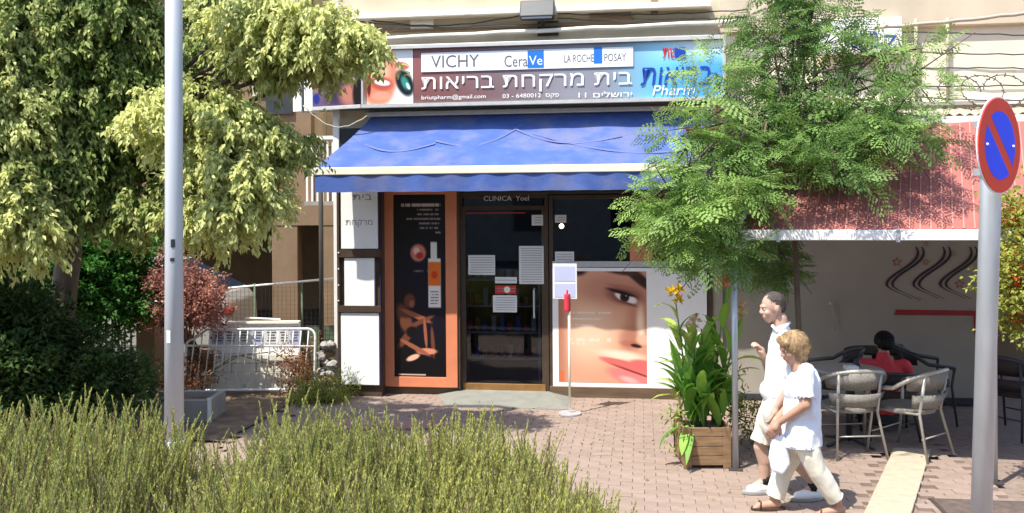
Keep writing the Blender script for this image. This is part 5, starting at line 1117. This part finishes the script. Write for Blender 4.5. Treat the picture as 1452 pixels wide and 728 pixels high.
def head(c, yaw, r=1., pitch=0.):
    """c centre of the skull, yaw: direction faced (angle from +x); returns fused pieces, with brow, nose, lips, chin, ears"""
    M = Matrix.Translation(c) @ Matrix.Rotation(yaw, 4, 'Z') @ Matrix.Rotation(pitch, 4, 'Y') @ Matrix.Scale(r, 4)
    T = lambda x, y, z: M @ Vector((x, y, z)); o = []
    o += [('e', T(-.012, 0, .02), (.093*r, .078*r, .098*r), yaw), ('e', T(.03, 0, -.035), (.058*r, .058*r, .075*r), yaw), ('c', T(.045, 0, -.09), T(.06, 0, -.085), .03*r, .022*r)]
    o += [('c', T(.09, 0, .008), T(.102, 0, -.022), .009*r, .012*r), ('c', T(.098, -.012, -.028), T(.098, .012, -.028), .009*r, .009*r)]
    o += [('c', T(.08, -.03, .022), T(.08, .03, .022), .0125*r, .0125*r), ('c', T(.084, -.018, -.058), T(.084, .018, -.058), .009*r, .009*r), ('c', T(.08, -.014, -.068), T(.08, .014, -.068), .009*r, .009*r)]
    for s in (-1, 1): o += [('e', T(-.012, s*.08, -.01), (.018*r, .009*r, .03*r), yaw), ('e', T(.055, s*.04, -.03), (.028*r, .02*r, .025*r), yaw)]
    return o, T
def eyes(T, parent, r=1.):
    for s in (-1, 1): MB().ball(T(.0755, s*.03, .004), .0085*r, n=10, m=8).build('eye', 'paper', parent); MB().ball(T(.0812, s*.03, .004), .0045*r, n=8, m=6).build('iris', 'hair_black', parent)
def shoe(t, toe, heel, h=.085, m='shoe_white', low=False):
    toe, heel = Vector(toe), Vector(heel); d = (toe-heel).normalized()
    body('shoe', [('c', heel+Vector((0, 0, .045)), heel+d*.1+Vector((0, 0, .045)), .042, .042), ('c', heel+d*.1+Vector((0, 0, .045)), toe-d*.05+Vector((0, 0, .035)), .045, .038), ('c', heel+d*.02+Vector((0, 0, .06)), heel+d*.03+Vector((0, 0, .09)), .04, .038)], m, t, .006)
    s = MB(); x = d; y = Vector((0, 0, 1)).cross(d); n = 20; L = (toe-heel).length+.04; c = heel.lerp(toe, .5)
    pts = [c+x*(math.cos(2*math.pi*i/n)*L*.53)+y*(math.sin(2*math.pi*i/n)*.052) for i in range(n)]; s.add([p+Vector((0, 0, .002)) for p in pts]+[p+Vector((0, 0, .028)) for p in pts], [tuple(range(n)), tuple(range(2*n-1, n-1, -1))]+[((i+1) % n, i, i+n, (i+1) % n+n) for i in range(n)]); s.build('sole', 'shoe_sole', t, bevel=.004)
def strands(hair, m, n, L, down, col, w=.0035):
    me = hair.data; k = len(me.vertices); co = np.empty(k*3, np.float32); no = np.empty(k*3, np.float32); me.vertices.foreach_get('co', co); me.vertices.foreach_get('normal', no); co = co.reshape(-1, 3); no = no.reshape(-1, 3)
    i = rng.integers(0, k, n); p, nr = co[i], no[i]; d = down-nr*(nr@down)[:, None]; d /= np.linalg.norm(d, axis=1, keepdims=True)+1e-6; d = d+nr*.09+rng.normal(size=(n, 3))*.09
    c = np.array(col)*(.55+.9*rng.random((n, 1))); V, Fc, Cc = leafcloud(p+nr*.001, d, nr, rng.uniform(.6, 1.2, n)*L, np.full(n, w), c, .02)
    return link('hair_strands', npmesh('hair_strands', V, Fc, Cc, [MATS['petal']]), hair, kind='stuff')
# --- man (white shirt, stone shorts), walking to the left on the far side of the woman
YM = 7.38
q = lambda u, v, dy=0.: P(u, v, YM+dy)
gm = G(1100, 714); man = thing('person', 'man in a white shirt, pale shorts and white trainers walking left behind the woman', 'person', (q(1100, 714).x, YM, 0))
hd, T = head(q(1095, 436), math.pi-R(8)+R(12), 1.0, R(10))
hipL, hipR = q(1098, 583, -.09), q(1094, 583, .09)
fL, fR = Vector((q(1148, 0, -.08).x, YM-.08, 0)), Vector((q(1080, 0, .1).x, YM+.1, 0))     # near leg back, far leg forward
ankL, ankR = fL+Vector((.03, 0, .12)), fR+Vector((0.0, 0, .1)); kL, kR = q(1116, 640, -.09), q(1078, 634, .09)
shL, shR = q(1114, 481, -.17), q(1106, 481, .19); elL, wrL = q(1124, 542, -.24), q(1101, 578, -.2); elR, wrR = q(1098, 526, .25), q(1081, 503, .1)
segs = hd+[('c', q(1106, 452), q(1110, 478), .058, .062), ('e', q(1109, 500), (.09, .155, .12)), ('e', q(1103, 545), (.085, .13, .16)), ('e', q(1100, 578), (.085, .13, .1)),
  ('c', hipL, kL, .075, .056), ('c', kL, kL.lerp(ankL, .4), .055, .057), ('c', kL.lerp(ankL, .4), ankL, .055, .038), ('c', hipR, kR, .075, .056), ('c', kR, kR.lerp(ankR, .4)+Vector((.02, 0, 0)), .055, .058), ('c', kR.lerp(ankR, .4)+Vector((.02, 0, 0)), ankR, .055, .038),
  ('c', ankR, ankR+Vector((-.09, 0, -.05)), .036, .03), ('c', ankL, ankL+Vector((-.08, 0, -.05)), .036, .03),
  ('c', shL, elL, .05, .04), ('c', elL, wrL, .041, .027), ('c', shR, elR, .05, .04), ('c', elR, wrR, .041, .027), ('c', shL, shR, .05, .05)]
segs += hand(wrL, (-.3, -.05, -1), (-.5, .6, 0), curl=.5)+hand(wrR, (-.4, -.3, .8), (-.8, 0, -.3), curl=.8)
body('body', segs, 'skin', man, .0075, 3); eyes(T, man)
sh_ = [('c', q(1107, 466), q(1109, 482), .066, .09), ('c', q(1111, 496), q(1101, 585), .118, .118, (1.0, 1.42)), ('e', q(1100, 555), (.132, .165, .1)), ('c', shL, shR, .064, .064), ('c', shL, shL.lerp(elL, .8), .06, .062), ('c', shR, shR.lerp(elR, .8), .06, .062)]
aL, aR = (elL-shL), (elR-shR)
body('shirt', sh_, 'shirt_white', man, .009, 4, folds=(.013, 12, 7), flat=[(q(1100, 596), (0, 0, -1), .32)])
MB().tube([q(1095, 462, -.02), q(1102, 470, -.075), q(1115, 462, -.06), q(1119, 458, .03)], .014, 8).build('collar', 'shirt_white', man)
dL, dR = kL-hipL, kR-hipR
body('shorts', [('c', q(1101, 580), q(1098, 600), .112, .118, (1, 1.42)), ('c', hipL, hipL.lerp(kL, .98), .1, .088), ('c', hipR, hipR.lerp(kR, .98), .1, .09)], 'shorts_stone', man, .009, 3, folds=(.014, 14, 5), flat=[(hipL.lerp(kL, .86), dL, .17), (hipR.lerp(kR, .86), dR, .17)])
hm = Matrix.Rotation(0, 3, 'Z')
hr_ = body('hair', [('e', T(-.024, 0, .037), (.089, .0795, .0875)), ('e', T(-.056, 0, .0), (.056, .068, .065))], 'hair_grey', man, .006, 1, folds=(.004, 60, 14)); strands(hr_, 0, 1500, .016, np.array([.8, 0, -.6]), (.1, .085, .075), .003)
for f_, nm in ((fR, 0), (fL, 1)):
    d = Vector((-1, -.12, 0)); shoe(man, f_+Vector((-.17, -.02, 0.0)), f_+Vector((.05, 0, 0.0)))
    a_ = f_+Vector((.0, 0, .08)); MB().tube([a_, a_+Vector((.005, 0, .07))], .043, 12).build('sock', 'sock_black', man)
# --- woman (white blouse, cream trousers), nearer
YW = 6.98
w_ = lambda u, v, dy=0.: P(u, v, YW+dy)
wo = thing('person', 'blond woman in white blouse and cream trousers walking left in front of the man', 'person', (w_(1130, 728).x, YW, 0))
hd, T = head(w_(1123, 494), math.pi+R(14), .97, R(18))
hipL, hipR = w_(1140, 622, -.09), w_(1134, 622, .09)
fF, fBk = Vector((w_(1092, 0, .12).x, YW+.1, 0)), Vector((w_(1180, 0, -.1).x, YW-.08, 0))
ankF, ankB = fF+Vector((0, 0, .085)), fBk+Vector((.02, 0, .12)); kF, kB = w_(1112, 662, .09), w_(1158, 668, -.09)
shL, shR = w_(1144, 525, -.15), w_(1132, 527, .17); elL, wrL = w_(1143, 574, -.21), w_(1104, 600, -.07); elR, wrR = w_(1120, 575, .2), w_(1100, 596, .06)
segs = hd+[('c', w_(1129, 515), w_(1134, 530), .05, .058), ('e', w_(1138, 550), (.085, .14, .11)), ('e', w_(1137, 600), (.09, .13, .14)), ('c', shL, shR, .046, .046),
 ('c', hipL, kB, .08, .055), ('c', kB, ankB, .055, .036), ('c', hipR, kF, .08, .055), ('c', kF, ankF, .055, .036),
 ('c', shL, elL, .046, .038), ('c', elL, wrL, .038, .025), ('c', shR, elR, .046, .038), ('c', elR, wrR, .038, .025),
 ('c', ankF+Vector((.02, 0, -.04)), ankF+Vector((-.13, -.01, -.055)), .036, .028), ('c', ankB+Vector((.03, 0, -.06)), ankB+Vector((-.12, -.01, -.085)), .034, .028)]
for ft in (ankF, ankB):
    for k in range(5): b0 = ft+Vector((-.12, -.03+.015*k, -.06 if ft is ankF else -.09)); segs.append(('c', b0, b0+Vector((-.05+.006*k, 0, -.003)), .0105, .009))
segs += hand(wrL, (-.55, .1, -.85), (.1, .9, -.2), curl=.7)+hand(wrR, (-.3, -.1, -.9), (-.1, -.9, 0), curl=.5, side=-1)
body('body', segs, 'skin_tan', wo, .0075, 3); eyes(T, wo, .97)
bl_ = [('c', w_(1141, 540), w_(1137, 580), .118, .132, (1.0, 1.35)), ('c', w_(1137, 580), w_(1136, 640), .134, .148, (1.02, 1.25)), ('e', w_(1128, 555), (.09, .13, .08)), ('c', shL, shL.lerp(elL, .86), .055, .064), ('c', shR, shR.lerp(elR, .86), .053, .06), ('c', shL, shR, .055, .055)]
body('blouse', bl_, 'shirt_bluewhite', wo, .009, 3, folds=(.014, 13, 6), flat=[(w_(1136, 629), (.05, 0, -1), .32), (shL.lerp(elL, .8), elL-shL, .11), (shR.lerp(elR, .8), elR-shR, .1)])
dF, dB = ankF-kF, ankB-kB
body('trousers', [('c', w_(1138, 612), w_(1138, 626), .1, .108, (1.02, 1.35)), ('c', hipL, kB, .092, .076), ('c', kB, kB.lerp(ankB, 1.0), .076, .068), ('c', hipR, kF, .092, .076), ('c', kF, kF.lerp(ankF, .95), .078, .07)], 'trousers_cream', wo, .009, 3, folds=(.011, 9, 5), flat=[(kF.lerp(ankF, .93), dF, .14), (kB.lerp(ankB, .92), dB, .14)])
hr_ = body('hair', [('e', T(-.03, 0, .03), (.11, .1, .1)), ('e', T(-.05, 0, -.02), (.095, .1, .085)), ('e', T(-.045, -.05, -.035), (.06, .045, .075)), ('e', T(-.045, .05, -.035), (.06, .045, .075)), ('c', T(.045, -.045, .085), T(.06, .04, .075), .03, .03)], 'hair_blond', wo, .006, 2, folds=(.004, 38, 9)); strands(hr_, 0, 4500, .035, np.array([.1, 0, -1.]), (.46, .32, .18), .003)
for ft, z in ((fF, .0), (fBk, .0)):
    s = MB(); n = 18; c_ = ft+Vector((-.05, -.005, .003)); pts = [c_+Vector((math.cos(2*math.pi*i/n)*.135, math.sin(2*math.pi*i/n)*.045, 0)) for i in range(n)]
    s.add(pts+[p+Vector((0, 0, .018)) for p in pts], [tuple(range(n)), tuple(range(2*n-1, n-1, -1))]+[((i+1) % n, i, i+n, (i+1) % n+n) for i in range(n)]); sd = s.build('sandal', 'leather', wo)
    MB().tube([c_+Vector((-.07, -.042, .015)), c_+Vector((-.06, -.02, .06)), c_+Vector((-.06, .02, .06)), c_+Vector((-.07, .042, .015))], .007, 6).build('strap', 'leather', sd)
# white cloth bag held in her hands
cb_ = w_(1103, 612, -.03); bag = MB(); pr_ = [(0.02, .0), (-.04, -.02), (-.07, -.2), (-.05, -.3), (.03, -.33), (.09, -.25), (.07, -.06)]
bag.prism([(cb_.x+a, cb_.z+c) for a, c in pr_], cb_.y-.03, cb_.y+.03); bag.build('cloth_bag', 'shirt_bluewhite', None, base=tuple(cb_), bevel=.02, seg=3, label='white cloth bag hanging from the clasped hands of the woman', cat='bag')
# --- seated person in red, back to the street
YR = 9.38
r_ = lambda u, v, dy=0.: P(u, v, YR+dy)
rp = thing('person', 'black-haired person in a red shirt sitting with back to the street', 'person', (r_(1254, 600).x, YR, 0))
hd, T = head(r_(1253, 487, .05), R(85), .98, R(8))
shL, shR = r_(1225, 517), r_(1284, 520); elL, elR = r_(1216, 548, .15), r_(1296, 556, .12); wrL, wrR = r_(1232, 545, .4), r_(1276, 548, .4)
hL, hR = r_(1244, 590, .0), r_(1266, 590, .0); kL, kR = r_(1240, 588, .45), r_(1272, 588, .45)
segs = hd+[('c', r_(1253, 500, .02), r_(1254, 514), .055, .06), ('e', r_(1254, 535), (.18, .11, .17)), ('e', r_(1254, 575), (.16, .12, .13)), ('c', shL, elL, .05, .04), ('c', shR, elR, .05, .04), ('c', elL, wrL, .04, .027), ('c', elR, wrR, .04, .027),
  ('c', hL, kL, .085, .06), ('c', hR, kR, .085, .06), ('c', kL, Vector((kL.x, kL.y-.02, .09)), .055, .038), ('c', kR, Vector((kR.x, kR.y-.02, .09)), .055, .038)]
segs += hand(wrL, (.3, .9, -.1), (0, 0, -1), curl=.3)+hand(wrR, (-.3, .9, -.1), (0, 0, -1), curl=.3)
body('body', segs, 'skin_tan', rp, .009, 3); eyes(T, rp, .98)
body('shirt', [('c', r_(1253, 508), r_(1254, 516), .075, .085), ('e', r_(1255, 535), (.2, .13, .18)), ('e', r_(1255, 572), (.175, .135, .15)), ('c', shL, shR, .065, .065), ('c', shL, shL.lerp(elL, .75), .07, .062), ('c', shR, shR.lerp(elR, .75), .07, .062)], 'shirt_red', rp, .01, 3, folds=(.014, 11, 7))
body('trousers', [('c', hL, kL, .1, .075), ('c', hR, kR, .1, .075), ('c', kL, Vector((kL.x, kL.y-.02, .12)), .072, .06), ('c', kR, Vector((kR.x, kR.y-.02, .12)), .072, .06), ('e', r_(1255, 592), (.17, .13, .09))], 'dark_cloth', rp, .01, 3)
hr_ = body('hair', [('e', T(-.022, 0, .03), (.094, .106, .1)), ('e', T(-.055, 0, .0), (.08, .07, .07))], 'hair_black', rp, .007, 2, folds=(.008, 35, 20)); strands(hr_, 0, 1500, .03, np.array([0, -.5, -.8]), (.015, .012, .012), .004)
for k_ in (kL, kR): shoe(rp, (k_.x, k_.y+.14, 0), (k_.x, k_.y-.08, 0), m='leather')
for o in list(bpy.data.objects):
    if '_b' in o.keys(): del o['_b']
